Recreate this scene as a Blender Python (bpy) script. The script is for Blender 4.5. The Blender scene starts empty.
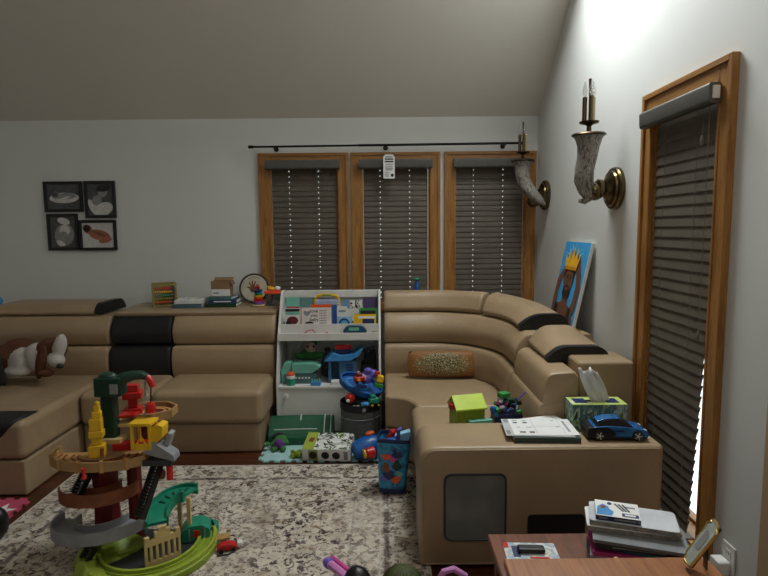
import bpy, bmesh, math, random
from mathutils import Vector, Matrix, Euler

# ------------------------------------------------------------------ camera, world, light, exposure
CAM_H, FOC, PITCH, ROLL = 1.5, 560.0, math.radians(6.1), math.radians(0.55)
SC = bpy.context.scene
COL = SC.collection
cam_d = bpy.data.cameras.new('camera')
cam = bpy.data.objects.new('camera', cam_d)
COL.objects.link(cam)
cam_d.sensor_width = 36.0
cam_d.lens = 36.0 * FOC / 768.0
cam_d.clip_start = 0.02
cam.matrix_world = Matrix.Translation((0, 0, CAM_H)) @ Matrix.Rotation(math.pi/2 - PITCH, 4, 'X') @ Matrix.Rotation(-ROLL, 4, 'Z')
SC.camera = cam

W = bpy.data.worlds.new('overcast_sky')
SC.world = W
W.use_nodes = True
bg = W.node_tree.nodes['Background']
bg.inputs[0].default_value = (0.86, 0.93, 1.0, 1)
bg.inputs[1].default_value = 2.2

SC.view_settings.view_transform = 'Standard'
SC.view_settings.look = 'None'
SC.view_settings.gamma = 1.0
SC.view_settings.use_curve_mapping = False
SC.view_settings.exposure = 0.0

def area_light(name, loc, target, sx, sy, power, color, spread=180):
    l = bpy.data.lights.new(name, 'AREA')
    l.shape = 'RECTANGLE'; l.size = sx; l.size_y = sy
    l.energy = power; l.color = color; l.spread = math.radians(spread)
    o = bpy.data.objects.new(name, l); COL.objects.link(o)
    o.location = loc
    d = Vector(target) - Vector(loc)
    o.rotation_euler = d.to_track_quat('-Z', 'Y').to_euler()
    return o
# daylight through the roof window in the vault, and a weaker warm fill light, added overhead with no fixture
area_light('skylight_daylight', (0.80, 3.30, 3.50), (0.80, 1.38, 1.20), 0.75, 0.75, 63, (0.96, 1.0, 0.985), 180)
pl = bpy.data.lights.new('overhead_fill_light', 'POINT'); pl.energy = 22; pl.color = (1.0, 0.93, 0.82); pl.shadow_soft_size = .15
po = bpy.data.objects.new('overhead_fill_light', pl); COL.objects.link(po); po.location = (0.65, 0.35, 3.5)

# ------------------------------------------------------------------ measuring: photograph pixel -> point of the room
def _ray(x, y):
    u, v = x - 384, y - 288
    u, v = u*math.cos(ROLL) - v*math.sin(ROLL), v*math.cos(ROLL) + u*math.sin(ROLL)
    return u, FOC*math.cos(PITCH) - v*math.sin(PITCH), -FOC*math.sin(PITCH) - v*math.cos(PITCH)
def at_y(x, y, d):
    r = _ray(x, y); s = d / r[1]; return Vector((r[0]*s, d, CAM_H + r[2]*s))
def at_z(x, y, z=0):
    r = _ray(x, y); s = (z - CAM_H) / r[2]; return Vector((r[0]*s, r[1]*s, z))
def at_x(x, y, X0):
    r = _ray(x, y); s = X0 / r[0]; return Vector((X0, r[1]*s, CAM_H + r[2]*s))

# ------------------------------------------------------------------ materials
def lin(h):
    h = h.lstrip('#'); v = [int(h[i:i+2], 16)/255 for i in (0, 2, 4)]
    return tuple(a/12.92 if a <= .04045 else ((a+.055)/1.055)**2.4 for a in v) + (1,)
_mats = {}
def _new(name):
    m = bpy.data.materials.new(name); m.use_nodes = True
    nt = m.node_tree; b = nt.nodes['Principled BSDF']
    return m, nt, b
def _coord(nt, scale=(1, 1, 1)):
    t = nt.nodes.new('ShaderNodeTexCoord'); mp = nt.nodes.new('ShaderNodeMapping')
    mp.inputs['Scale'].default_value = scale
    nt.links.new(t.outputs['Object'], mp.inputs['Vector']); return mp.outputs['Vector']
def _noise(nt, vec, scale, detail=4, rough=.5, dist=0):
    n = nt.nodes.new('ShaderNodeTexNoise'); n.inputs['Scale'].default_value = scale
    n.inputs['Detail'].default_value = detail; n.inputs['Roughness'].default_value = rough
    n.inputs['Distortion'].default_value = dist
    nt.links.new(vec, n.inputs['Vector']); return n.outputs['Fac']
def _ramp(nt, fac, stops, interp='LINEAR'):
    r = nt.nodes.new('ShaderNodeValToRGB'); cr = r.color_ramp; cr.interpolation = interp
    while len(cr.elements) < len(stops): cr.elements.new(.5)
    for e, (p, c) in zip(cr.elements, stops):
        e.position = p; e.color = c if len(c) == 4 else (*c, 1)
    nt.links.new(fac, r.inputs['Fac']); return r.outputs['Color']
def _mix(nt, fac, a, b, mode='MIX'):
    m = nt.nodes.new('ShaderNodeMix'); m.data_type = 'RGBA'; m.blend_type = mode
    if hasattr(fac, 'links'): nt.links.new(fac, m.inputs['Factor'])
    else: m.inputs['Factor'].default_value = fac
    for k, v in (('A', a), ('B', b)):
        s = [i for i in m.inputs if i.name == k and i.type == 'RGBA'][0]
        if hasattr(v, 'links'): nt.links.new(v, s)
        else: s.default_value = v
    return [o for o in m.outputs if o.type == 'RGBA'][0]
def _bump(nt, b, h, strength, dist=.01):
    n = nt.nodes.new('ShaderNodeBump'); n.inputs['Strength'].default_value = strength
    n.inputs['Distance'].default_value = dist
    nt.links.new(h, n.inputs['Height']); nt.links.new(n.outputs['Normal'], b.inputs['Normal'])
def dark(c, k): return (c[0]*k, c[1]*k, c[2]*k, 1)
def mat(name, col, rough=.5, metal=0., var=.12, scale=14, bump=0., bscale=120, coat=0.):
    """plain painted / plastic / cloth surface with a little tonal variation"""
    if name in _mats: return _mats[name]
    m, nt, b = _new(name); c = lin(col); v = _coord(nt)
    f = _noise(nt, v, scale, 3)
    nt.links.new(_ramp(nt, f, [(.3, dark(c, 1-var)), (.7, dark(c, 1+var))]), b.inputs['Base Color'])
    b.inputs['Roughness'].default_value = rough; b.inputs['Metallic'].default_value = metal
    b.inputs['Coat Weight'].default_value = coat
    if bump: _bump(nt, b, _noise(nt, v, bscale, 2), bump)
    _mats[name] = m; return m
def speckle(name, cols, scale=30, rough=.5, interp='CONSTANT', stretch=(1, 1, 1), dist=0, detail=2, rng=(.3, .7)):
    """patchy multi-colour print"""
    if name in _mats: return _mats[name]
    m, nt, b = _new(name); f = _noise(nt, _coord(nt, stretch), scale, detail, .5, dist)
    n = len(cols)
    st = [(rng[0] + (rng[1]-rng[0])*i/max(1, n-1), lin(c)) for i, c in enumerate(cols)]
    st[0] = (0, st[0][1])
    nt.links.new(_ramp(nt, f, st, interp), b.inputs['Base Color']); b.inputs['Roughness'].default_value = rough
    _mats[name] = m; return m
def wood(name, a, c, scale, stretch, rough=.45, coat=.1):
    m, nt, b = _new(name); v = _coord(nt, stretch)
    f = _noise(nt, v, scale, 6, .6, .8); g = _noise(nt, v, scale*6, 3, .6)
    k = _ramp(nt, f, [(.3, lin(a)), (.5, dark(lin(a), .8)), (.68, lin(c))])
    nt.links.new(_mix(nt, .35, k, _ramp(nt, g, [(.3, (.45, .4, .35, 1)), (.6, (1, 1, 1, 1))]), 'MULTIPLY'), b.inputs['Base Color'])
    b.inputs['Roughness'].default_value = rough; b.inputs['Coat Weight'].default_value = coat
    _bump(nt, b, g, .08); _mats[name] = m; return m
def leather(name, col, rough=.42):
    m, nt, b = _new(name); v = _coord(nt); c = lin(col)
    f = _noise(nt, v, 3.5, 4)
    nt.links.new(_ramp(nt, f, [(.3, dark(c, .9)), (.7, dark(c, 1.07))]), b.inputs['Base Color'])
    b.inputs['Roughness'].default_value = rough
    vo = nt.nodes.new('ShaderNodeTexVoronoi'); vo.inputs['Scale'].default_value = 260; nt.links.new(v, vo.inputs['Vector'])
    w = _noise(nt, v, 9, 3)
    ad = nt.nodes.new('ShaderNodeMath'); ad.operation = 'MULTIPLY_ADD'; ad.inputs[1].default_value = .06
    nt.links.new(vo.outputs['Distance'], ad.inputs[0]); nt.links.new(w, ad.inputs[2])
    _bump(nt, b, ad.outputs[0], .35, .012); _mats[name] = m; return m

M = {}
M['wall'] = mat('wall_paint', '#d9dbd9', .75, var=.02, scale=2, bump=.05, bscale=180)
M['ceil'] = mat('ceiling_paint', '#d8d4cc', .85, var=.02, scale=2, bump=.05, bscale=150)
M['tanwall'] = mat('tan_paint', '#b59d7c', .7, var=.03, scale=3)
M['oakv'] = wood('oak_casing_upright', '#b5803f', '#8d5a28', 6, (5, 5, .5))
M['oakh'] = wood('oak_casing_flat', '#b5803f', '#8d5a28', 6, (.5, 5, 5))
M['oaky'] = wood('oak_casing_side', '#b5803f', '#8d5a28', 6, (5, .5, 5))
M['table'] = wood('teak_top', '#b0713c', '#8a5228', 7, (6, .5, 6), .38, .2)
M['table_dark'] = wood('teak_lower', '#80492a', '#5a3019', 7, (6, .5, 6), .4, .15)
M['plainwood'] = wood('pale_toy_wood', '#c7a164', '#a67c42', 8, (2, 2, 2), .5, 0)
M['leather'] = leather('tan_leather', '#a18a6d')
M['black_leather'] = leather('black_leather', '#16171b', .5)
M['blind'] = mat('grey_brown_slat', '#5d564b', .55, var=.1, scale=7)
M['valance'] = mat('grey_valance', '#54544f', .5, var=.06)
M['cord'] = mat('grey_cord', '#6d675c', .7)
M['brass'] = mat('aged_brass', '#6f6145', .25, 1.0, var=.2, scale=10)
M['darkbrass'] = mat('dark_bronze', '#4a3c2b', .35, .9, var=.25, scale=20)
M['rod'] = mat('dark_rod_metal', '#1d1d1e', .4, .7)
M['white'] = mat('white_paint', '#dcdcd8', .45, var=.03)
M['whitep'] = mat('white_plastic', '#e6e6e4', .3, var=.02)
M['paper'] = mat('white_paper', '#e4e5e4', .7, var=.03)
M['black'] = mat('black_plastic', '#121214', .4)
M['blackframe'] = mat('black_frame_wood', '#0e0d0d', .4)
M['ink'] = mat('black_ink', '#1b1b1d', .6)
M['greyink'] = mat('grey_ink', '#85878a', .6)
M['grey'] = mat('grey_plastic', '#8b8d90', .45)
M['dgrey'] = mat('dark_grey_plastic', '#303236', .45)
M['red'] = mat('red_plastic', '#c01e1c', .35)
M['dred'] = mat('dark_red_plastic', '#6f1416', .45)
M['maroon'] = mat('maroon_plastic', '#651a1c', .45)
M['brick'] = mat('brown_track_plastic', '#7d4427', .5, var=.15)
M['yellow'] = mat('yellow_plastic', '#e3b51f', .38)
M['orange'] = mat('orange_plastic', '#e2571f', .4)
M['coral'] = mat('coral_lid', '#ff5a32', .4)
M['dgreen'] = mat('dark_green_plastic', '#12392a', .4)
M['green'] = mat('green_plastic', '#2f8a45', .45)
M['lime'] = mat('lime_plastic', '#9aab3c', .45, var=.1)
M['limed'] = mat('deep_lime_plastic', '#84992e', .45)
M['teal'] = mat('teal_plastic', '#1f8a6e', .42)
M['teall'] = mat('pale_teal_plastic', '#6fb5a4', .5)
M['blue'] = mat('blue_plastic', '#1b5aa2', .35)
M['sky'] = mat('sky_blue_plastic', '#3f8fd0', .4)
M['navy'] = mat('navy_print', '#1a2a5c', .45)
M['purple'] = mat('purple_cloth', '#63307f', .7)
M['violet'] = mat('violet_plastic', '#6a5fc0', .45)
M['pink'] = mat('pink_plastic', '#c885bf', .42)
M['magenta'] = mat('magenta_plastic', '#c5418c', .42)
M['tantrack'] = mat('tan_track_plastic', '#b98a54', .5, var=.12)
M['rim'] = mat('tan_rim_plastic', '#a98657', .5)
M['cream'] = mat('cream_plastic', '#cfb57c', .5, var=.08)
M['skin'] = mat('brown_paint', '#6e4730', .6)
M['skind'] = mat('dark_brown_paint', '#2a1a14', .6)
M['canvasblue'] = mat('blue_canvas_paint', '#3aa0de', .6, var=.1, scale=10)
M['gold'] = mat('gold_paint', '#f0b629', .5, var=.15, scale=20)
M['goldmetal'] = mat('gold_rim', '#c9b070', .3, .9)
M['plushbrown'] = mat('brown_plush', '#5d3822', .95, var=.2, scale=60, bump=.6, bscale=300)
M['plushwhite'] = mat('white_plush', '#c9c4be', .95, var=.08, scale=60, bump=.6, bscale=300)
M['plushblack'] = mat('black_plush', '#1b1a1b', .95, var=.2, scale=60, bump=.6, bscale=300)
M['plushgreen'] = mat('green_plush', '#3c7a3c', .95, var=.15, scale=60, bump=.5, bscale=300)
M['kraft'] = mat('brown_cardboard', '#8d6f4f', .8, var=.08)
M['foamteal'] = mat('pale_teal_foam', '#a6cfcf', .85, var=.05, bump=.2, bscale=200)
M['foampink'] = mat('pink_foam', '#bd4a68', .85, var=.06, bump=.2, bscale=200)
M['matgreen'] = mat('green_vinyl', '#0f5538', .5, var=.08)
M['photo_bg'] = mat('photo_dark_grey', '#4c4d4e', .25, var=.25, scale=30)
M['photo_mid'] = mat('photo_mid_grey', '#8a8a89', .25, var=.2, scale=60)
M['photo_light'] = mat('photo_pale_grey', '#c9c8c6', .25, var=.12, scale=60)
M['photo_skin'] = mat('photo_skin', '#a4664c', .25, var=.2, scale=60)
M['wax'] = mat('candle_sleeve', '#b9a98a', .4, var=.1)
M['tissue'] = mat('white_tissue', '#e9e9e9', .9, var=.03)
M['net'] = mat('charcoal_mesh_fabric', '#5d5f5b', .75, var=.1, scale=40, bump=.4, bscale=400)
M['speaker'] = speckle('dark_speaker_cloth', ['#757874', '#6a6d6a', '#7d807b'], 5, .45, 'LINEAR')
M['horn'] = speckle('mottled_horn', ['#221d19', '#5a544d', '#a29d96', '#6d6861', '#b0aca5'], 34, .5, 'LINEAR', (2.4, 2.4, .7), .8, 6, (.34, .66))
M['cowhide'] = speckle('spotted_cover', ['#26221f', '#dddcd8', '#dddcd8'], 26, .45, 'CONSTANT', rng=(.3, .52))
M['tissuebox'] = speckle('leafy_tissue_box', ['#20386b', '#6f8f93', '#37604a', '#b9c9c4', '#6f9a3c', '#1f2f3c'], 16, .5, 'LINEAR', (1, 1, .6), 2)
M['comic'] = speckle('comic_print', ['#d7d9d4', '#e6e7e3', '#35372f', '#d9dbd6', '#5a7a2c', '#15150f'], 12, .5, 'CONSTANT', dist=1.5)
M['bookprint'] = speckle('mixed_book_print', ['#c94747', '#e1ddcf', '#5d86a8', '#dfd7bd', '#3c6a50'], 22, .5, 'LINEAR', dist=1)
M['toymix'] = speckle('mixed_toy_print', ['#1d3d78', '#2c8a52', '#d8dad8', '#223a6b', '#b3352e'], 40, .45, 'CONSTANT', dist=1)
M['bagprint'] = speckle('blue_cartoon_print', ['#1d5f8c', '#2b86b5', '#3d9cc4', '#2b86b5', '#234a78', '#49a5c6'], 14, .55, 'LINEAR', dist=.8)
M['clear'] = None
def glass(name, tint, alpha):
    m, nt, b = _new(name)
    tr = nt.nodes.new('ShaderNodeBsdfTransparent'); tr.inputs[0].default_value = tint
    gl = nt.nodes.new('ShaderNodeBsdfGlossy'); gl.inputs['Roughness'].default_value = .05
    fr = nt.nodes.new('ShaderNodeLayerWeight'); fr.inputs['Blend'].default_value = .12
    ad = nt.nodes.new('ShaderNodeMath'); ad.operation = 'MULTIPLY_ADD'; ad.inputs[1].default_value = .25; ad.inputs[2].default_value = .03 + alpha
    mx = nt.nodes.new('ShaderNodeMixShader'); nt.links.new(fr.outputs['Facing'], ad.inputs[0])
    nt.links.new(ad.outputs[0], mx.inputs[0]); nt.links.new(tr.outputs[0], mx.inputs[1]); nt.links.new(gl.outputs[0], mx.inputs[2])
    nt.links.new(mx.outputs[0], nt.nodes['Material Output'].inputs['Surface']); return m
M['glass'] = glass('window_glass', (.95, .97, .96, 1), 0)
M['bulb'] = glass('bulb_glass', (.95, .95, .95, 1), .22)
M['clear'] = glass('clear_plastic', (.75, .78, .8, 1), .06)

def floor_mat():
    m, nt, b = _new('dark_hardwood'); v = _coord(nt)
    br = nt.nodes.new('ShaderNodeTexBrick'); nt.links.new(v, br.inputs['Vector'])
    br.inputs['Scale'].default_value = 1; br.inputs['Brick Width'].default_value = 1.1; br.inputs['Row Height'].default_value = .085
    br.inputs['Mortar Size'].default_value = .003; br.offset = .37
    br.inputs['Color1'].default_value = lin('#5b2f1d'); br.inputs['Color2'].default_value = lin('#44210f'); br.inputs['Mortar'].default_value = lin('#1a0d08')
    g = _noise(nt, _coord(nt, (1, 14, 1)), 5, 5, .6, .5)
    nt.links.new(_mix(nt, .5, br.outputs['Color'], _ramp(nt, g, [(.3, (.45, .4, .4, 1)), (.7, (1.1, 1.05, 1, 1))]), 'MULTIPLY'), b.inputs['Base Color'])
    b.inputs['Roughness'].default_value = .3; return m
def rug_mat():
    m, nt, b = _new('distressed_rug_pile'); v = _coord(nt)
    base = _ramp(nt, _noise(nt, v, 7, 5, .7, .6), [(.35, lin('#aea292')), (.5, lin('#d0c5b6')), (.65, lin('#e2d9cb'))])
    f2 = _noise(nt, v, 30, 4, .75, .7)
    spk = _ramp(nt, f2, [(.50, (0, 0, 0, 1)), (.555, (1, 1, 1, 1))])
    f3 = _noise(nt, v, 3.2, 2, .5)
    dens = _ramp(nt, f3, [(.34, (.45,)*3), (.58, (1, 1, 1))])
    k = _mix(nt, 1.0, spk, dens, 'MULTIPLY')
    colr = _mix(nt, k, base, lin('#3b282a'))
    f4 = _noise(nt, v, 12, 4, .6, 1.5)
    colr = _mix(nt, _ramp(nt, f4, [(.56, (0, 0, 0)), (.66, (.6, .6, .6))]), colr, lin('#8a6a42'))
    # border bands: distance from the rug edge, worked out from object coordinates
    sx = nt.nodes.new('ShaderNodeSeparateXYZ'); nt.links.new(v, sx.inputs[0])
    def math_(op, a, c=None):
        n = nt.nodes.new('ShaderNodeMath'); n.operation = op
        for i, q in enumerate((a, c)):
            if q is None: continue
            if hasattr(q, 'links'): nt.links.new(q, n.inputs[i])
            else: n.inputs[i].default_value = q
        return n.outputs[0]
    wob = math_('MULTIPLY', math_('SUBTRACT', _noise(nt, v, 9, 2), .5), .022)
    dx = math_('SUBTRACT', RUG_HX, math_('ABSOLUTE', sx.outputs[0])); dy = math_('SUBTRACT', RUG_HY, math_('ABSOLUTE', sx.outputs[1]))
    d = math_('ADD', math_('MINIMUM', dx, dy), wob)
    dv = nt.nodes.new('ShaderNodeMath'); dv.operation = 'DIVIDE'; nt.links.new(d, dv.inputs[0]); dv.inputs[1].default_value = .6
    K = (0, 0, 0); L = (.75,)*3
    line = _ramp(nt, dv.outputs[0], [(0, K), (.295, K), (.31, L), (.34, L), (.355, K), (.60, K), (.61, (.35,)*3), (.625, K)])
    brk = _ramp(nt, _noise(nt, v, 16, 3), [(.38, K), (.5, (1, 1, 1))])
    colr = _mix(nt, _mix(nt, 1.0, line, brk, 'MULTIPLY'), colr, lin('#3a2a31'))
    pale = _ramp(nt, dv.outputs[0], [(0, (.9,)*3), (.012, (.9,)*3), (.02, K), (.36, K), (.375, (.7,)*3), (.39, K)])
    colr = _mix(nt, pale, colr, lin('#cfc8bd'))
    nt.links.new(colr, b.inputs['Base Color']); b.inputs['Roughness'].default_value = .95
    _bump(nt, b, _noise(nt, v, 350, 2), .5); return m
RUG_HX, RUG_HY = 1.06, 1.75
M['floor'] = floor_mat(); M['rug'] = rug_mat()

def pillow_mat():
    m, nt, b = _new('sequin_velvet'); v = _coord(nt)
    sx = nt.nodes.new('ShaderNodeVectorMath'); sx.operation = 'LENGTH'
    mp = _coord(nt, (2.8, .5, 6.6)); nt.links.new(mp, sx.inputs[0])
    n = _noise(nt, v, 90, 2, .6)
    ad = nt.nodes.new('ShaderNodeMath'); ad.operation = 'MULTIPLY_ADD'; nt.links.new(n, ad.inputs[0]); ad.inputs[1].default_value = .9
    nt.links.new(sx.outputs['Value'], ad.inputs[2])
    mask = _ramp(nt, ad.outputs[0], [(0.0, (1, 1, 1)), (.95, (1, 1, 1)), (1.0, (0, 0, 0))])
    seq = _ramp(nt, _noise(nt, v, 120, 2), [(.35, lin('#2c2618')), (.5, lin('#6e6340')), (.65, lin('#b5a778'))])
    nt.links.new(_mix(nt, mask, lin('#8a5a28'), seq), b.inputs['Base Color']); b.inputs['Roughness'].default_value = .6; return m
M['pillow'] = pillow_mat()

# ------------------------------------------------------------------ mesh helpers
def roundpoly(pts, r, seg=4):
    out = []; n = len(pts)
    for i in range(n):
        p, a, b = Vector(pts[i]), Vector(pts[i-1]), Vector(pts[(i+1) % n])
        ri = r[i] if isinstance(r, (list, tuple)) else r
        da, db = (a-p), (b-p); la, lb = da.length, db.length
        if ri <= 0: out.append(tuple(p)); continue
        k = min(ri, la*.49, lb*.49); p0 = p + da/la*k; p1 = p + db/lb*k
        for j in range(seg+1):
            t = j/seg; out.append(tuple(p0*(1-t)**2 + p*2*t*(1-t) + p1*t*t))
    return out
def rot_to(d):
    return Vector(d).normalized().to_track_quat('Z', 'Y').to_matrix()
class MB:
    def __init__(s): s.bm = bmesh.new(); s.mi = 0; s.X = Matrix.Identity(4)
    def m(s, i): s.mi = i; return s
    def at(s, loc=(0, 0, 0), rz=0, rx=0, ry=0, sc=1):
        s.X = Matrix.Translation(loc) @ Euler((rx, ry, rz)).to_matrix().to_4x4() @ Matrix.Scale(sc, 4); return s
    def v(s, p): return s.bm.verts.new(s.X @ Vector(p))
    def f(s, vs):
        try: fc = s.bm.faces.new(vs)
        except ValueError: return
        fc.material_index = s.mi; fc.smooth = True
    def poly(s, pts): s.f([s.v(p) for p in pts]); return s
    def box(s, c, d, rz=0, rx=0, ry=0):
        R = Euler((rx, ry, rz)).to_matrix(); c = Vector(c)
        vs = [s.v(c + R @ Vector((x*d[0]/2, y*d[1]/2, z*d[2]/2))) for x in (-1, 1) for y in (-1, 1) for z in (-1, 1)]
        for q in ((0, 1, 3, 2), (4, 6, 7, 5), (0, 4, 5, 1), (2, 3, 7, 6), (0, 2, 6, 4), (1, 5, 7, 3)): s.f([vs[i] for i in q])
        return s
    def bb(s, x0, x1, y0, y1, z0, z1): return s.box(((x0+x1)/2, (y0+y1)/2, (z0+z1)/2), (abs(x1-x0), abs(y1-y0), abs(z1-z0)))
    def rings(s, rings, closed=True, cap=True, loop=False):
        R = [[s.v(p) for p in r] for r in rings]; n = len(R[0])
        for a, b in list(zip(R, R[1:])) + ([(R[-1], R[0])] if loop else []):
            for i in range(n if closed else n-1):
                j = (i+1) % n; s.f([a[i], a[j], b[j], b[i]])
        if cap and not loop and closed: s.f(R[0][::-1]); s.f(R[-1])
        return s
    def lathe(s, prof, c=(0, 0, 0), axis=(0, 0, 1), seg=24, cap=True):
        R = rot_to(axis); c = Vector(c)
        return s.rings([[c + R @ Vector((max(r, 1e-4)*math.cos(2*math.pi*i/seg), max(r, 1e-4)*math.sin(2*math.pi*i/seg), z)) for i in range(seg)] for r, z in prof], cap=cap)
    def cyl(s, a, b, r, r2=None, seg=14):
        a, b = Vector(a), Vector(b)
        return s.lathe([(r, 0), (r if r2 is None else r2, (b-a).length)], a, b-a, seg)
    def tube(s, path, r, seg=8, loop=False):
        P = [Vector(p) for p in path]; n = len(P); out = []; up = None
        for i, p in enumerate(P):
            d = (P[(i+1) % n] - P[i-1]) if loop else (P[min(i+1, n-1)] - P[max(i-1, 0)])
            d = d.normalized()
            if up is None: up = d.orthogonal().normalized()
            up = (up - d*up.dot(d)).normalized(); w = d.cross(up)
            ri = r[i] if isinstance(r, (list, tuple)) else r
            out.append([p + (up*math.cos(2*math.pi*k/seg) + w*math.sin(2*math.pi*k/seg))*ri for k in range(seg)])
        return s.rings(out, loop=loop)
    def ell(s, c, r, seg=16, rz=0, rx=0, ry=0):
        R = Euler((rx, ry, rz)).to_matrix(); c = Vector(c); n = seg//2
        if not isinstance(r, (tuple, list)): r = (r, r, r)
        rr = []
        for i in range(n+1):
            t = math.pi*i/n; q = max(math.sin(t), .02)
            rr.append([c + R @ Vector((r[0]*q*math.cos(2*math.pi*k/seg), r[1]*q*math.sin(2*math.pi*k/seg), -r[2]*math.cos(t))) for k in range(seg)])
        return s.rings(rr)
    def prism(s, pts, z0, z1, T=None):
        """polygon (x, y) pulled from z0 to z1; T maps that local frame into place"""
        T = T or Matrix.Identity(4)
        return s.rings([[T @ Vector((p[0], p[1], z)) for p in pts] for z in (z0, z1)])
    def band(s, path, w, z0, z1, zf=None):
        """a wall or tray of rectangular section following a plan path"""
        P = [Vector((p[0], p[1], 0)) for p in path]; R = []
        for i, p in enumerate(P):
            d = (P[min(i+1, len(P)-1)] - P[max(i-1, 0)]).normalized(); nrm = Vector((-d.y, d.x, 0))
            dz = zf(i/(len(P)-1)) if zf else 0
            R.append([p - nrm*w/2 + Vector((0, 0, z0+dz)), p + nrm*w/2 + Vector((0, 0, z0+dz)), p + nrm*w/2 + Vector((0, 0, z1+dz)), p - nrm*w/2 + Vector((0, 0, z1+dz))])
        return s.rings(R)
    def sweep(s, path, prof, ends=True, prof2=None):
        """profile of (outward, z) carried along a plan path; outward = left of travel"""
        P = [Vector((p[0], p[1], 0)) for p in path]
        R = []; nP = len(P)
        def ring(p, nrm, k):
            u = min(range(nP), key=lambda i: (P[i]-p).length)/(nP-1)
            pr = prof if prof2 is None else [(a[0]+(b[0]-a[0])*u, a[1]+(b[1]-a[1])*u) for a, b in zip(prof, prof2)]
            cx = sum(q[0] for q in pr)/len(pr); cz = sum(q[1] for q in pr)/len(pr)
            return [p + nrm*(cx+(o-cx)*k) + Vector((0, 0, cz+(z-cz)*k)) for o, z in pr]
        N = []
        for i in range(len(P)):
            d = (P[min(i+1, len(P)-1)] - P[max(i-1, 0)]).normalized(); N.append(Vector((-d.y, d.x, 0)))
        d0 = (P[1]-P[0]).normalized(); d1 = (P[-1]-P[-2]).normalized()
        if ends: R += [ring(P[0], N[0], .82), ring(P[0]+d0*.004, N[0], .93), ring(P[0]+d0*.014, N[0], .985), ring(P[0]+d0*.03, N[0], 1)]
        else: R.append(ring(P[0], N[0], 1))
        for i in range(1, len(P)-1): R.append(ring(P[i], N[i], 1))
        if ends: R += [ring(P[-1]-d1*.03, N[-1], 1), ring(P[-1]-d1*.014, N[-1], .985), ring(P[-1]-d1*.004, N[-1], .93), ring(P[-1], N[-1], .82)]
        else: R.append(ring(P[-1], N[-1], 1))
        return s.rings(R)
    def build(s, name, mats, parent=None, bevel=0, seg=2, sharp=35, sub=0, local=False):
        if parent is not None and not local:
            s.bm.transform(Matrix.LocRotScale(parent.location, parent.rotation_euler, None).inverted() if parent.parent is None else (Matrix.LocRotScale(parent.parent.location, parent.parent.rotation_euler, None)).inverted())
        bmesh.ops.recalc_face_normals(s.bm, faces=s.bm.faces)
        me = bpy.data.meshes.new(name); s.bm.to_mesh(me); s.bm.free()
        for mm in (mats if isinstance(mats, (list, tuple)) else [mats]): me.materials.append(M[mm] if isinstance(mm, str) else mm)
        o = bpy.data.objects.new(name, me); COL.objects.link(o)
        if parent is not None: o.parent = parent
        if bevel:
            b = o.modifiers.new('bevel', 'BEVEL'); b.width = bevel; b.segments = seg; b.limit_method = 'ANGLE'; b.angle_limit = math.radians(35)
            b.harden_normals = True
        else: me.set_sharp_from_angle(angle=math.radians(sharp))
        if sub:
            q = o.modifiers.new('sub', 'SUBSURF'); q.levels = sub; q.render_levels = sub
        return o
def tag(o, label=None, cat=None, group=None, kind=None):
    if label: o['label'] = label
    if cat: o['category'] = cat
    if group: o['group'] = group
    if kind: o['kind'] = kind
    return o
def thing(name, label, cat, loc, rz=0, group=None):
    o = bpy.data.objects.new(name, None); COL.objects.link(o); o.location = loc; o.rotation_euler = (0, 0, rz)
    o.empty_display_size = .05
    return tag(o, label, cat, group)
def recenter(o):
    """move a top-level mesh's origin to the bottom centre of its box"""
    me = o.data; xs = [v.co for v in me.vertices]
    lo = Vector([min(c[i] for c in xs) for i in range(3)]); hi = Vector([max(c[i] for c in xs) for i in range(3)])
    c = Vector(((lo.x+hi.x)/2, (lo.y+hi.y)/2, lo.z)); me.transform(Matrix.Translation(-c)); o.location = c; return o
def solo(mb, name, mats, label, cat, group=None, **k):
    return tag(recenter(mb.build(name, mats, **k)), label, cat, group)
def copy_thing(src, loc=None, rz=None, label=None):
    r = src.copy(); COL.objects.link(r)
    if loc is not None: r.location = loc
    if rz is not None: r.rotation_euler = (0, 0, rz)
    if label: r['label'] = label
    for ch in list(src.children):
        c = ch.copy(); COL.objects.link(c); c.parent = r
        for g in list(ch.children):
            d = g.copy(); COL.objects.link(d); d.parent = c
    return r
def struct(o): o['kind'] = 'structure'; return o
def blob(name, parts, mats, parent=None, voxel=.008, smooth=6):
    """one continuous soft body grown from overlapping ellipsoids; each region keeps its colour"""
    mb = MB()
    for c, r, rot, _ in parts: mb.ell(c, r, 14, rot[2], rot[0], rot[1])
    bmesh.ops.recalc_face_normals(mb.bm, faces=mb.bm.faces)
    me = bpy.data.meshes.new('t'); mb.bm.to_mesh(me); mb.bm.free()
    t = bpy.data.objects.new('t', me); COL.objects.link(t)
    q = t.modifiers.new('r', 'REMESH'); q.mode = 'VOXEL'; q.voxel_size = voxel
    w = t.modifiers.new('s', 'SMOOTH'); w.iterations = smooth; w.factor = .5
    out = bpy.data.meshes.new_from_object(t.evaluated_get(bpy.context.evaluated_depsgraph_get()))
    bpy.data.objects.remove(t); bpy.data.meshes.remove(me)
    out.name = name
    inv = [(Vector(c), Euler(rot).to_matrix().transposed(), r, mi) for c, r, rot, mi in parts]
    out.materials.clear()
    for mm in mats: out.materials.append(M[mm] if isinstance(mm, str) else mm)
    for p in out.polygons:
        best = None
        for c, R, r, mi in inv:
            l = R @ (p.center - c); d = (l.x/r[0])**2 + (l.y/r[1])**2 + (l.z/r[2])**2
            if best is None or d < best[0]: best = (d, mi)
        p.material_index = best[1]; p.use_smooth = True
    if parent is not None: out.transform(Matrix.LocRotScale(parent.location, parent.rotation_euler, None).inverted())
    o = bpy.data.objects.new(name, out); COL.objects.link(o)
    if parent is not None: o.parent = parent
    return o
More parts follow.
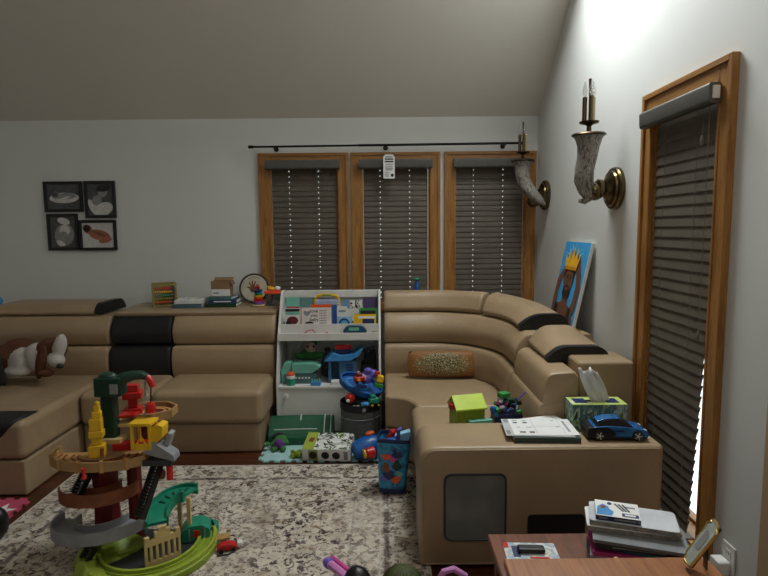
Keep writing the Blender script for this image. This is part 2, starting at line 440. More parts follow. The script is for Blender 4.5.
def lettering(name, s, size, m, parent, loc, rot, depth=.0006, align='CENTER'):
    """printed words as a thin mesh on a part's face (parent-space location and rotation)"""
    cu = bpy.data.curves.new('t', 'FONT'); cu.body = s; cu.size = size; cu.extrude = depth; cu.align_x = align; cu.align_y = 'CENTER'
    cu.resolution_u = 3; cu.space_line = .9
    t = bpy.data.objects.new('t', cu); COL.objects.link(t)
    me = bpy.data.meshes.new_from_object(t.evaluated_get(bpy.context.evaluated_depsgraph_get()))
    bpy.data.objects.remove(t); bpy.data.curves.remove(cu); me.name = name
    me.materials.clear(); me.materials.append(M[m])
    me.transform(Matrix.Translation(loc) @ Euler(rot).to_matrix().to_4x4())
    o = bpy.data.objects.new(name, me); COL.objects.link(o); o.parent = parent; return o
def arc(cx, cy, r, a0, a1, n, ry=None):
    return [(cx + r*math.cos(math.radians(a0+(a1-a0)*i/n)), cy + (ry or r)*math.sin(math.radians(a0+(a1-a0)*i/n))) for i in range(n+1)]
rnd = random.Random(7)
PI = math.pi
# ------------------------------------------------------------------ the room
BY, RX = 4.75, 1.29          # back wall, right wall
CZ = 2.41; SL = .836; FZ = 4.2; FY = BY - (FZ-CZ)/SL
struct(MB().bb(-4.4, RX+.2, -2.2, BY+.2, -.1, 0).build('floor', 'floor'))
def wall_with_holes(mb, a0, a1, z0, z1, holes, put):
    """pieces of a wall around its openings; put(a0,a1,z0,z1) adds one block"""
    a = a0
    for h0, h1, k0, k1 in holes:
        put(a, h0, z0, z1); put(h0, h1, z0, k0); put(h0, h1, k1, z1); a = h1
    put(a, a1, z0, z1)
WB = [(-1.035, -.287), (-.268, .478), (.511, 1.275)]       # outer edges of the three casings
WH, WLOW, CW = 2.125, .78, .088
mb = MB()
wall_with_holes(mb, -4.4, RX+.2, 0, CZ+.1, [(a+CW, b-CW, WLOW+CW, WH-CW) for a, b in WB], lambda a, b, c, d: mb.bb(a, b, BY, BY+.16, c, d))
struct(mb.build('wall_back', 'wall'))
RY0, RY1, RZ0, RZ1 = 2.088, 2.795, .06, 2.12
mb = MB()
wall_with_holes(mb, -2.2, BY+.16, 0, FZ+.1, [(RY0+CW, RY1-CW, RZ0+CW, RZ1-CW)], lambda a, b, c, d: mb.bb(RX, RX+.16, a, b, c, d))
struct(mb.build('wall_right', 'wall'))
struct(MB().bb(-4.4, -4.25, -2.2, BY, 0, FZ+.1).build('wall_left', 'wall'))
struct(MB().bb(-4.4, RX+.2, -2.3, -2.2, 0, FZ+.1).build('wall_front', 'wall'))
mb = MB()
mb.rings([[Vector((x, BY+.16, CZ-.16*SL)), Vector((x, FY, FZ)), Vector((x, -2.3, FZ)), Vector((x, -2.3, FZ+.12)), Vector((x, FY, FZ+.12)), Vector((x, BY+.16, CZ-.16*SL+.14))] for x in (-4.4, RX+.2)])
struct(mb.build('ceiling', 'ceil', sharp=20))
struct(MB().bb(1.262, RX, -1.2, 1.80, 0, 2.35).build('trim_1', 'tanwall', bevel=.006))
mb = MB(); mb.bb(-4.25, RX, BY-.014, BY, 0, .09); struct(mb.build('baseboard_back', 'white', bevel=.004))
mb = MB(); mb.bb(RX-.014, RX, 2.83, BY-.02, 0, .09); struct(mb.build('baseboard_right', 'white', bevel=.004))

def window(n, w, z0, z1, loc, rz):
    """casing, jamb, sash and pane; local x along the wall, -y into the room"""
    t = bpy.data.objects.new('window_%d' % n, None); COL.objects.link(t); t.location = loc; t.rotation_euler = (0, 0, rz); struct(t)
    h = w/2; i = h-CW
    for nm, x in (('casing_side', -h+CW/2), ('casing_side', h-CW/2)):
        c = MB(); a = x-CW/2; sgn = -1 if x < 0 else 1
        c.bb(a, a+CW, -.02, 0, z0, z1); c.bb(x+sgn*CW*.5-sgn*.024, x+sgn*CW*.5, -.03, -.0195, z0, z1); c.bb(x-sgn*CW*.5, x-sgn*CW*.5+sgn*.012, -.024, -.0195, z0+CW, z1-CW)
        c.build(nm, 'oakv', t, bevel=.004, local=True)
    for nm, za, zb, s in (('casing_head', z1-CW, z1, 1), ('casing_apron', z0, z0+CW, -1)):
        c = MB(); c.bb(-i, i, -.021, 0, za, zb)
        if s > 0: c.bb(-h+.02, h-.02, -.031, -.0205, zb-.024, zb); c.bb(-i, i, -.025, -.0205, za, za+.012)
        c.build(nm, 'oakh', t, bevel=.004, local=True)
    j = MB(); e = .012
    j.bb(-i-.001, -i+e, 0, .155, z0+CW, z1-CW); j.bb(i-e, i+.001, 0, .155, z0+CW, z1-CW); j.bb(-i+e, i-e, 0, .155, z1-CW-e, z1-CW+.001); j.bb(-i+e, i-e, 0, .155, z0+CW-.001, z0+CW+e)
    j.build('jamb', 'oakv', t, local=True)
    s = MB(); q = .014; a, b, c0, c1 = -i+e, i-e, z0+CW+e, z1-CW-e
    s.bb(a, a+q, .10, .14, c0, c1); s.bb(b-q, b, .10, .14, c0, c1); s.bb(a+q, b-q, .10, .14, c0, c0+q); s.bb(a+q, b-q, .10, .14, c1-q, c1)
    s.build('sash', 'oakv', t, bevel=.003, local=True)
    MB().bb(a+q-.004, b-q+.004, .118, .122, c0+q-.004, c1-q+.004).build('pane', 'glass', t, local=True)
    return t
for k, (a, b) in enumerate(WB): window(k+1, b-a, WLOW, WH, ((a+b)/2, BY, 0), 0)
window(4, RY1-RY0, RZ0, RZ1, (RX, (RY0+RY1)/2, 0), -PI/2)
# wall pieces between roof window and the vault: the roof window itself, out of frame
t = bpy.data.objects.new('window_5', None); COL.objects.link(t); t.location = (.80, 3.33, 3.56); t.rotation_euler = (-math.atan(SL), 0, 0); struct(t)
c = MB(); w2, h2, q = .46, .38, .06
c.bb(-w2, -w2+q, -h2, h2, -.02, .02); c.bb(w2-q, w2, -h2, h2, -.02, .02); c.bb(-w2+q, w2-q, -h2, -h2+q, -.02, .02); c.bb(-w2+q, w2-q, h2-q, h2, -.02, .02)
c.build('skylight_frame', 'white', t, local=True)
# skirting kept clear of the window casing
# ------------------------------------------------------------------ blinds
def blind(label, loc, rz, w, top, bottom, gap, holes, crook=0., val_w=None, tassels=(), tilt=77, step=.0445):
    """slats closed; local x along the wall, -y into the room, z from the floor"""
    t = thing('window_blind', label, 'window blind', loc, rz, None)
    vw = val_w or w+.03; vd = .062 if rz == 0 else .046
    v = MB(); v.rings([[(x, y, z) for y, z in roundpoly([(-vd, top-.075), (-vd-.004, top), (.0, top), (.0, top-.075)], .014)] for x in (-vw/2, vw/2)])
    v.build('valance', 'valance', t, local=True)
    if rz != 0:
        MB().bb(vw/2-.001, vw/2+.008, -vd*.8, -.01, top-.06, top-.012).build('end_clip', 'whitep', t, bevel=.002, local=True)
    n = int((top-.07-bottom)/step); d = .054; th = .0028; a = math.radians(tilt)
    s = MB(); yc = gap
    for k in range(n):
        z = top-.085 - k*step; off = crook*(k/n)**1.4
        xs = [-w/2+off*.1]; 
        for hx in holes: xs += [hx*w-w/2-.0022, hx*w-w/2+.0022]
        xs.append(w/2-off)
        vs = [-.5, -.05, .10, .5]
        tk = a + rnd.uniform(-.025, .025)
        def P(x, u, s_): 
            bow = .0016*(1-4*u*u)
            return (x, yc + u*d*math.cos(tk) - (bow+s_*th)*math.sin(tk), z + u*d*math.sin(tk) + (bow+s_*th)*math.cos(tk))
        for s_ in (-.5, .5):
            g = [[s.v(P(x, u, s_)) for u in vs] for x in xs]
            for i in range(len(xs)-1):
                for j in range(3):
                    if j == 1 and i % 2 == 1: continue
                    s.f([g[i][j], g[i+1][j], g[i+1][j+1], g[i][j+1]])
            if s_ < 0: g0 = g
        for i in range(len(xs)-1):
            for j in (0, 3): s.f([g0[i][j], g0[i+1][j], g[i+1][j], g[i][j]])
        for i in (0, len(xs)-1):
            for j in range(3): s.f([g0[i][j], g0[i][j+1], g[i][j+1], g[i][j]])
    s.build('slats', 'blind', t, local=True)
    zb = top-.085 - n*step
    MB().box((-crook*.3, yc, zb), (w-crook, .045, .016)).build('bottom_rail', 'blind', t, bevel=.003, local=True)
    for hx in holes:
        x = hx*w-w/2
        c = MB(); c.tube([(x-.012, yc-.023, top-.07), (x-.012, yc-.023, zb)], .0012, 6)
        c.build('ladder_cord', 'cord', t, local=True)
    for x, z0, y in tassels:
        c = MB(); c.tube([(x, y, top-.03), (x+.003, y-.001, (top+z0)/2), (x, y, z0)], .0016, 6)
        o = c.build('pull_cord', 'cord', t, local=True)
        MB().lathe([(.003, .03), (.007, .02), (.008, 0), (.006, -.008)], (x, y, z0-.02)).build('tassel', 'cord', o, local=True)
    return t
VT = 2.062
for k, ((a, b), lb, hl) in enumerate(zip(WB, ('grey brown slatted blind in the left one of three back windows', 'grey brown slatted blind in the middle back window, behind the hanging tag', 'grey brown slatted blind in the right back window, beside the corner'), ((.27, .72), (.26, .72), (.26, .70)))):
    iw = b-a-2*CW
    blind(lb, ((a+b)/2, BY-.033, 0), 0, iw-(.026, .032, .026)[k], VT, .80, .05, hl, val_w=iw+.035, tassels=[(iw*.36, 1.83, -.018)] if k == 0 else ())
blind('tall grey brown slatted blind closed in the right wall window', (RX-.022, (RY0+RY1)/2, 0), -PI/2, .52, 2.03, .17, .030, (.26, .76), crook=.11, val_w=.575, tassels=[(.20, 1.84, -.016), (.235, 1.07, -.012)], tilt=79, step=.047)

# ------------------------------------------------------------------ curtain rod, tag
t = thing('curtain_rod', 'long thin black curtain rod above the three back windows', 'curtain rod', (0, BY-.085, 2.165))
A = at_y(250, 147, BY-.085); B = at_y(521, 143, BY-.085)
MB().tube([A, A.lerp(B, .5), B], .0085, 10).build('rod', 'rod', t)
MB().tube([A.lerp(B, .4), B], .0105, 10).build('outer_sleeve', 'rod', t)
MB().lathe([(.006, -.03), (.013, -.025), (.013, .01), (.008, .016)], A, (-1, 0, 0)).build('finial', 'rod', t)
MB().lathe([(.006, -.0), (.013, .005), (.013, .03), (.008, .036)], B, (1, 0, 0)).build('finial', 'rod', t)
for f in (.09, .5, .94):
    p = A.lerp(B, f); c = MB(); c.cyl(p+Vector((0, 0, -.004)), (p.x, BY-.002, p.z-.012), .006); c.lathe([(.02, 0), (.02, .006)], (p.x, BY-.006, p.z-.012), (0, 1, 0)); c.bb(p.x-.008, p.x+.008, p.y-.012, p.y+.012, p.z-.018, p.z-.0105)
    c.build('bracket', 'rod', t)
TY = BY-.125
p = at_y(389, 166, TY)
t = thing('hanging_tag', 'white cardboard instruction tag hanging from the black curtain rod', 'tag', (p.x, TY, p.z-.1), .12)
T = Matrix.Translation((0, 0, .1)) @ Matrix.Rotation(PI/2, 4, 'X')
MB().prism(roundpoly([(-.047, -.1), (.047, -.1), (.047, .072), (.03, .092), (-.03, .092), (-.047, .072)], .008), -.001, .001, T).build('card', 'paper', t, local=True)
c = MB()
for k, (z, w, h) in enumerate(((.072, .03, .007), (.055, .034, .011), (.035, .036, .011), (.014, .03, .004), (-.002, .03, .004), (-.017, .032, .006), (-.031, .028, .006), (-.05, .016, .004), (-.065, .016, .004), (-.08, .016, .004))):
    c.box((0 if k < 7 else -.018, -.0016, .1+z), (w*2, .0008, h))
c.prism(arc(0, 0, .013, 0, 360, 14)[:-1], .001, .0019, T @ Matrix.Translation((.026, -.074, 0)))
c.build('printed_lines', 'ink', t, local=True)
MB().tube([(0, 0, .185), (-.006, 0, .225), (.0, .036, .262), (.004, .05, .25), (.004, 0, .225), (0, 0, .185)], .0014, 6).build('string', 'cord', t, local=True)

# ------------------------------------------------------------------ wall sconces
def sconce(label, y, horn_path, horn_r, top, base, ball=None):
    t = thing('wall_sconce', label, 'wall light', (RX, y, base[2]))
    bx, by, bz = base
    p = MB(); p.lathe([(.116, 0), (.118, .018), (.112, .028), (.098, .032), (.094, .042), (.082, .046), (.062, .052), (.050, .066), (.032, .08)], (RX-.001, by, bz), (-1, 0, 0), 32)
    p.build('wall_plate', 'brass', t)
    if ball:
        q = MB(); q.ell(ball, .05, 20); q.lathe([(.03, 0), (.05, .02), (.052, .04), (.034, .06)], (RX-.065, by, bz), (-1, 0, 0)); q.build('arm', 'brass', t)
    h = MB(); h.tube(horn_path, horn_r, 20); h.build('horn', 'horn', t, sharp=60)
    c = MB(); tx, ty, tz = top
    c.lathe([(horn_r[-1]+.004, -.004), (horn_r[-1]+.012, .002), (horn_r[-1]+.006, .01), (.03, .016), (.014, .024), (.012, .05), (.02, .058), (.05, .066), (.053, .074), (.02, .076)], top, seg=28)
    c.tube([(tx, ty, tz+.07), (tx, ty, tz+.2), (tx, ty, tz+.29)], [.006, .006, .008], 8); c.ell((tx, ty, tz+.295), .009, 10)
    c.build('drip_cup', 'darkbrass', t)
    for k in range(3):
        a = k*2*PI/3+.5; x, yy = tx+.026*math.cos(a), ty+.026*math.sin(a)
        s = MB(); s.lathe([(.0125, .076), (.0125, .205), (.009, .207)], (x, yy, tz), seg=14); o = s.build('candle_sleeve', 'brass' if k else 'wax', t)
        b = MB(); b.lathe([(.007, .207), (.0135, .225), (.014, .24), (.008, .268), (.002, .292)], (x, yy, tz), seg=12, cap=True); b.build('bulb', 'bulb', o)
    return t
y = 3.13
sconce('near brass wall light with upright mottled horn holding three candle bulbs', y,
       [(1.078, y-.012, 1.640), (1.108, y-.010, 1.636), (1.130, y-.006, 1.652), (1.122, y-.002, 1.695), (1.106, y, 1.75), (1.108, y, 1.81), (1.120, y, 1.87), (1.126, y, 1.93), (1.127, y, 1.972), (1.127, y, 1.990)],
       [.010, .017, .029, .044, .052, .051, .052, .058, .070, .080], (1.127, y, 1.992), (RX, y, 1.705), (1.168, y, 1.69))
y = 4.47
sconce('far brass wall light in the corner with horn curving up from its plate', y,
       [(1.268, y-.06, 1.668), (1.225, y-.06, 1.70), (1.18, y-.045, 1.745), (1.135, y-.02, 1.80), (1.105, y, 1.86), (1.096, y, 1.92), (1.095, y, 1.97), (1.096, y, 1.995), (1.097, y, 2.008)],
       [.018, .03, .042, .05, .054, .056, .062, .075, .084], (1.098, y, 2.01), (RX, y, 1.745), (1.19, y+.01, 1.70))

# ------------------------------------------------------------------ photo frames on the back wall
def quadframe(name, label, px, shapes, land):
    P = [at_y(x, y, BY) for x, y in px]
    c = sum(P, Vector())/4; w = ((P[1]-P[0]).length+(P[2]-P[3]).length)/2; h = ((P[3]-P[0]).length+(P[2]-P[1]).length)/2
    t = thing(name, label, 'picture frame', (c.x, BY-.002, c.z-h/2), 0, None)
    f = .024; m = MB()
    for x0, x1, z0, z1 in ((-w/2, -w/2+f, 0, h), (w/2-f, w/2, 0, h), (-w/2+f, w/2-f, 0, f), (-w/2+f, w/2-f, h-f, h)): m.bb(x0, x1, -.02, 0, z0, z1)
    m.build('frame', 'blackframe', t, bevel=.003, local=True)
    ph = MB().bb(-w/2+f-.001, w/2-f+.001, -.010, -.004, f-.001, h-f+.001).build('photograph', shapes[0], t, local=True)
    iw, ih = w/2-f, h/2-f; T = Matrix.Translation((0, -.010, h/2)) @ Matrix.Rotation(PI/2, 4, 'X')
    z = .0004
    for nm, mm, cx, cz, rx, rz_, rot in shapes[1:]:
        pts = []
        for k in range(24):
            a = 2*PI*k/24; x, q = rx*math.cos(a), rz_*math.sin(a)
            X_, Z_ = cx+x*math.cos(rot)-q*math.sin(rot), cz+x*math.sin(rot)+q*math.cos(rot)
            pts.append((max(-.98, min(.98, X_))*iw, max(-.98, min(.98, Z_))*ih))
        MB().prism(pts, z-.0003, z+.0005, T).build(nm, mm, ph, local=True); z += .0009
    return t
quadframe('picture_frame', 'black framed grey photo of a sleeping newborn lying down, top left', [(44, 182), (83, 181), (84, 211.5), (46, 212.5)],
          ['photo_bg', ('blanket_shape', 'photo_light', .05, -.1, .9, .42, .05), ('baby_shape', 'photo_mid', .2, .05, .62, .26, .1), ('head_shape', 'photo_mid', -.45, .1, .24, .3, 0), ('hair_shape', 'photo_bg', -.5, .18, .2, .2, 0), ('arm_shape', 'photo_light', .1, -.12, .34, .1, .4)], 1)
quadframe('picture_frame', 'black framed grey photo of an adult holding a baby, top right', [(84, 181), (115, 181), (117.5, 218), (87, 218)],
          ['photo_bg', ('blanket_shape', 'photo_light', .25, -.6, .75, .42, .2), ('arm_shape', 'photo_light', -.6, -.5, .25, .6, .6), ('baby_head_shape', 'photo_mid', -.25, -.05, .42, .3, .4), ('adult_face_shape', 'photo_mid', .25, .45, .4, .3, .5), ('hair_shape', 'ink', .3, .72, .6, .22, .1)], 0)
quadframe('picture_frame', 'black framed grey photo of a baby cuddled to a chest, bottom left', [(47, 214), (77.5, 213.5), (81, 250), (50, 250.5)],
          ['photo_bg', ('shoulder_shape', 'photo_mid', .1, -.2, .8, .7, .5), ('adult_chin_shape', 'photo_light', .1, .7, .5, .22, -.2), ('baby_head_shape', 'photo_light', .15, .1, .42, .36, .3), ('baby_body_shape', 'photo_mid', -.1, -.45, .55, .4, .9), ('hand_shape', 'photo_light', -.2, -.72, .35, .16, -.4)], 0)
quadframe('picture_frame', 'black framed colour photo of a curled newborn, bottom right', [(78.5, 220), (116, 220), (118.5, 250), (82, 250.5)],
          ['photo_light', ('body_shape', 'photo_skin', .1, 0, .72, .42, -.35), ('leg_shape', 'photo_skin', .45, -.4, .42, .24, .3), ('head_shape', 'photo_skin', -.6, .45, .28, .34, 0), ('hair_shape', 'skind', -.68, .55, .24, .3, 0), ('arm_shape', 'skin', .1, .12, .5, .1, -.5)], 1)

# ------------------------------------------------------------------ rug, foam mats
o = MB().prism(roundpoly([(-RUG_HX, -RUG_HY), (RUG_HX, -RUG_HY), (RUG_HX, RUG_HY), (-RUG_HX, RUG_HY)], .01), 0, .009).build('area_rug', 'rug')
o.location = (-.865, 3.425-RUG_HY, .0005)
tag(o, 'large distressed cream and dark brown patterned rug on the wooden floor', 'rug')
def puzzle_edge(pts_from, pts_to, n):
    a, b = Vector(pts_from), Vector(pts_to); d = b-a; nrm = Vector((d.y, -d.x)).normalized(); out = []
    for k in range(n):
        for f, s in ((.0, 0), (.3, 0), (.22, 1), (.78, 1), (.70, 0)):
            p = a + d*((k+f)/n) + nrm*(s*.022); out.append((p.x, p.y))
    return out
def foam(label, mats, x0, x1, y0, y1, z=.0012):
    pts = puzzle_edge((x0, y0), (x1, y0), max(2, round((x1-x0)/.075))) + puzzle_edge((x1, y0), (x1, y1), max(2, round((y1-y0)/.075))) + puzzle_edge((x1, y1), (x0, y1), max(2, round((x1-x0)/.075))) + puzzle_edge((x0, y1), (x0, y0), max(2, round((y1-y0)/.075)))
    t = thing('foam_mat', label, 'foam play mat', ((x0+x1)/2, (y0+y1)/2, z))
    MB().prism(pts, z, z+.009).build('tile', mats, t); return t
# ------------------------------------------------------------------ sectional sofa
SEAT = .44
CR = 4.06                     # line where seat meets back on the back-wall side
LOWER = roundpoly([(.30, .40), (.0, .40), (-.032, .52), (-.005, .648), (.30, .648)], [0, .03, .16, .035, 0], 5)
UPPER = roundpoly([(.34, .652), (.03, .652), (.005, .77), (.085, .868), (.34, .868)], [0, .03, .14, .03, 0], 5)
def straight(x0, x1, y): return [(x0, y)] + [(x0+(x1-x0)*k/8, y) for k in range(1, 8)] + [(x1, y)]
def seat_block(mb, x0, x1, y0, y1, z0, z1): return mb.bb(x0, x1, y0, y1, z0, z1)
TF = MB
# chaise on the left
XL, XC, XM, XR = -3.75, -2.03, -1.555, -.812; XB = -2.03
t = thing('chaise_sofa', 'tan leather chaise section at far left with black corner panel', 'sofa', (-2.9, 3.8, 0))
MB().bb(XL, XC-.016, 3.055, 4.68, .002, .205).build('base', 'leather', t, bevel=.012, seg=3)
MB().bb(XL, XC-.006, 3.045, CR+.12, .21, SEAT).build('seat_cushion', 'leather', t, bevel=.045, seg=5)
c = MB(); pr = [(3.22, SEAT+.004), (3.15, SEAT+.004)] + [(3.09-.049*math.sin(a), SEAT-.045+.049*math.cos(a)) for a in [PI/2*k/6 for k in range(7)]] + [(3.041, .36), (3.041, .335)]
xr = [-2.055, -2.058, -2.064, -2.07, -2.078, -2.087, -2.097, -2.108, -2.12, -2.15, -2.185]
n = 14; A = [[c.v((-2.95+(xr[i]+2.95)*k/n, y, z)) for i, (y, z) in enumerate(pr)] for k in range(n+1)]
for a, b in zip(A, A[1:]):
    for i in range(len(pr)-1): c.f([a[i], b[i], b[i+1], a[i+1]])
o = c.build('corner_panel', 'black_leather', t); q = o.modifiers.new('s', 'SOLIDIFY'); q.thickness = .004; q.offset = 0
MB().bb(XL, XB-.006, CR+.10, 4.68, .21, .85).build('back_body', 'leather', t, bevel=.02, seg=3)
MB().sweep(straight(XL, XB-.006, CR), LOWER).build('lower_back_cushion', 'leather', t)
MB().sweep(straight(XL, XB-.006, CR), UPPER).build('upper_back_cushion', 'leather', t)
HR = roundpoly([(.10, .872), (.085, .895), (.14, .955), (.46, .955), (.52, .872)], [.01, .02, .06, .05, .01], 5)
o = MB().sweep(straight(-2.92, XC-.10, CR), HR).build('headrest', 'leather', t)
c = MB().sweep([(XC-.14, CR), (XC-.12, CR), (XC-.105, CR), (XC-.093, CR)], [(a+(.0 if a > .3 else -.003), z+.004) for a, z in HR], ends=False).build('end_cap', 'black_leather', o)
# module with the black back panel
t = thing('sofa_module', 'tan leather sofa section with black back panel left of white shelf', 'sofa', ((XC+XR)/2, 4.1, 0))
MB().bb(XC, XR-.03, 3.65, 4.68, .002, .205).build('base', 'leather', t, bevel=.012, seg=3)
MB().bb(XC, XM-.003, 3.60, CR+.03, .21, SEAT-.004).build('seat_cushion', 'leather', t, bevel=.045, seg=5)
MB().bb(XM+.003, XR, 3.60, CR+.12, .21, SEAT).build('seat_cushion', 'leather', t, bevel=.045, seg=5)
MB().bb(XB, XR, CR+.10, 4.68, .21, .855).build('back_body', 'leather', t, bevel=.02, seg=3)
for nm, x0, x1, mm in (('black_back_panel', XB+.004, XM-.022, 'black_leather'), ('back_cushion', XM-.014, XR, 'leather')):
    MB().sweep(straight(x0, x1, CR), LOWER).build('lower_'+nm, mm, t); MB().sweep(straight(x0, x1, CR), UPPER).build('upper_'+nm, mm, t)
LEDGE = roundpoly([(.085, .858), (.075, .89), (.63, .895), (.63, .858)], .012, 3)
MB().sweep(straight(XB+.004, XR, CR), LEDGE).build('back_ledge', 'leather', t)
ZL = .896
# corner piece
def corner_path(off=0, x0=0.0, yend=3.28, n=14):
    cx, cy, r = .28, CR-.48, .48
    P = [(x0, CR), (x0+.1, CR), (.2, CR)] + [(cx+r*math.sin(PI/2*k/n), cy+r*math.cos(PI/2*k/n)) for k in range(n+1)] + [(.76, 3.48), (.76, 3.38), (.76, yend)]
    return P
CP = corner_path()
t = thing('corner_sofa', 'curved tan leather corner sofa section under the back windows', 'sofa', (.5, 3.9, 0))
seat = [(p[0]+.0, p[1]) for p in corner_path()]
seat = [(x+(.06 if x > .7 else 0), y+(.06 if y > 3.9 else 0)) for x, y in seat]
front = [(.185, 3.275)] + [(.185*math.cos(a), 3.30+.20*math.sin(a)) for a in [PI/2*k/10 for k in range(11)]]
front = [(max(x, .0), y) for x, y in front]
poly = seat[:-1] + [(.82, 3.275)] + front[:]
MB().prism(poly, .215, SEAT-.008).build('seat_cushion', 'leather', t, bevel=.04, seg=5)
poly2 = [(max(x*.985, .004), y if y > 3.4 else y+.0) for x, y in seat[:-1]] + [(.80, 3.28)] + [(x-.0, y+.02) if y > 3.285 else (x+.01, 3.28) for x, y in front]
MB().prism(poly2, .02, .21).build('base', 'leather', t, bevel=.01, seg=2)
MB().sweep(CP, LOWER).build('lower_back_cushion', 'leather', t)
MB().sweep(CP, UPPER).build('upper_back_cushion', 'leather', t)
MB().sweep(CP, roundpoly([(.12, .02), (.12, .86), (.48, .86), (.48, .02)], .02, 3), ends=False).build('back_body', 'leather', t)
k0 = next(i for i, p in enumerate(CP) if p[0] > .61)
HR0 = roundpoly([(.125, .874), (.10, .90), (.15, 1.02), (.24, 1.03), (.34, .874)], [.012, .03, .05, .05, .012], 5)
HR1 = roundpoly([(.08, .874), (.07, .905), (.16, .982), (.34, .982), (.385, .874)], [.01, .02, .07, .06, .01], 5)
MB().sweep(CP[:k0+1], HR0).build('headrest', 'leather', t)
def partial(P, i0, y1): return [p for p in P[i0:] if p[1] > y1+.02] + [(P[-1][0], y1)]
P1 = [(CP[k0][0]+.006, CP[k0][1]-.004)] + CP[k0+1:]
P1 = [p for p in P1 if p[1] > 3.42] + [(.76, 3.40)]
HR1a = roundpoly([(.10, .874), (.085, .905), (.155, 1.025), (.30, 1.03), (.37, .874)], [.01, .02, .07, .06, .01], 5)
HR1 = roundpoly([(.08, .872), (.07, .895), (.16, .962), (.34, .965), (.385, .872)], [.01, .02, .07, .06, .01], 5)
o = MB().sweep(P1, HR1a, prof2=HR1).build('headrest', 'leather', t)
MB().sweep([(.76, 3.45), (.76, 3.42), (.76, 3.394)], [((a-.235)*1.012+.236, (z-.917)*1.02+.918) for a, z in HR1], ends=False).build('end_cap', 'black_leather', o)
# end piece with the arm
t = thing('sofa_end_section', 'tan leather sofa end section with broad armrest and dark speaker panel', 'sofa', (.7, 2.75, 0))
MB().bb(.185, .84, 2.66, 3.268, .02, .21).build('base', 'leather', t, bevel=.01)
MB().bb(.155, .84, 2.66, 3.268, .214, SEAT+.002).build('seat_cushion', 'leather', t, bevel=.045, seg=5)
EP = [(.76, 3.268), (.76, 3.2), (.76, 3.1), (.76, 3.0), (.76, 2.9), (.76, 2.8), (.76, 2.66)]
MB().sweep(EP, LOWER).build('lower_back_cushion', 'leather', t)
EU = [(.76, 3.268), (.76, 3.2), (.76, 3.1), (.76, 3.0), (.76, 2.9), (.76, 2.78), (.76, 2.665)]
UP2 = roundpoly([(.19, .50), (.02, .50), (.0, .66), (.035, .79), (.17, .797), (.19, .77)], [0, .03, .08, .04, .02, .01], 5)
MB().sweep(EU, UP2).build('upper_back_cushion', 'leather', t)
MB().sweep([(.76, 3.268), (.76, 3.1), (.76, 2.95)], roundpoly([(.12, .02), (.12, .793), (.49, .793), (.49, .02)], .02, 3), ends=False).build('back_body', 'leather', t)
MB().bb(.955, 1.232, 2.70, 2.945, .02, .835).build('back_corner_block', 'leather', t, bevel=.018, seg=4)
HR2 = roundpoly([(.10, .797), (.09, .817), (.16, .876), (.38, .876), (.43, .797)], [.01, .02, .06, .06, .01], 5)
HR2a = roundpoly([(.10, .80), (.085, .83), (.16, .925), (.36, .925), (.42, .80)], [.01, .02, .06, .06, .01], 5)
o = MB().sweep([(.76, 3.27), (.76, 3.2), (.76, 3.1), (.76, 3.0), (.76, 2.87)], HR2a, prof2=HR2).build('headrest', 'leather', t)
MB().sweep([(.76, 2.92), (.76, 2.89), (.76, 2.864)], [((a-.26)*1.012+.26, (z-.836)*1.02+.837) for a, z in HR2], ends=False).build('end_cap', 'black_leather', o)
# armrest: a block whose left shoulder is rounded
AX0, AX1, AY0, AY1, AZ = .148, 1.205, 2.328, 2.655, .555
prof = roundpoly([(AX0, .0105), (AX1, .0105), (AX1, AZ), (AX0, AZ)], [.01, .02, .02, .075], 6)
c = MB(); ins = [(0, .015), (.012, .004), (.03, 0)]
def rr(y, d): 
    cx, cz = (AX0+AX1)/2, (.0105+AZ)/2
    return [(cx+(x-cx)*(1-2*d/(AX1-AX0)), y, cz+(z-cz)*(1-2*d/(AZ-.0105))) for x, z in prof]
c.rings([rr(AY0, .016), rr(AY0+.004, .006), rr(AY0+.014, .001), rr(AY0+.03, 0), rr(AY1-.03, 0), rr(AY1-.012, .004), rr(AY1, .02)])
arm = c.build('armrest', 'leather', t, sharp=50)
pp = []
for x, z in roundpoly([(AX0+.012, .024), (AX1-.014, .024), (AX1-.014, AZ-.013), (AX0+.012, AZ-.013)], [.01, .02, .02, .07], 6): pp.append((x, AY0+.002, z))
MB().tube(pp, .0035, 6, loop=True).build('piping', 'leather', arm)
q = at_y(475, 507, AY0); w, h = .265, .30
T = Matrix.Translation((q.x, AY0, q.z)) @ Matrix.Rotation(PI/2, 4, 'X')
sp = MB().prism(roundpoly([(-w/2, -h/2), (w/2, -h/2), (w/2, h/2), (-w/2, h/2)], .035, 5), -.004, .005, T).build('speaker_panel', 'speaker', t)
MB().tube([T @ Vector((x, y, .004)) for x, y in roundpoly([(-w/2, -h/2), (w/2, -h/2), (w/2, h/2), (-w/2, h/2)], .035, 5)], .005, 6, loop=True).build('panel_rim', 'dgrey', sp)
q = at_y(556, 523, AY0)
T = Matrix.Translation((q.x, AY0, q.z-.03)) @ Matrix.Rotation(PI/2, 4, 'X')
MB().prism(roundpoly([(-.125, -.06), (.125, -.06), (.125, .07), (-.125, .07)], .02, 4), -.004, .006, T).build('lower_black_panel', 'black_leather', t)
for x, y in ((.30, 3.2), (1.1, 2.85)):
    MB().lathe([(.022, 0), (.026, .0195)], (x, y, 0)).build('foot', 'black', t)

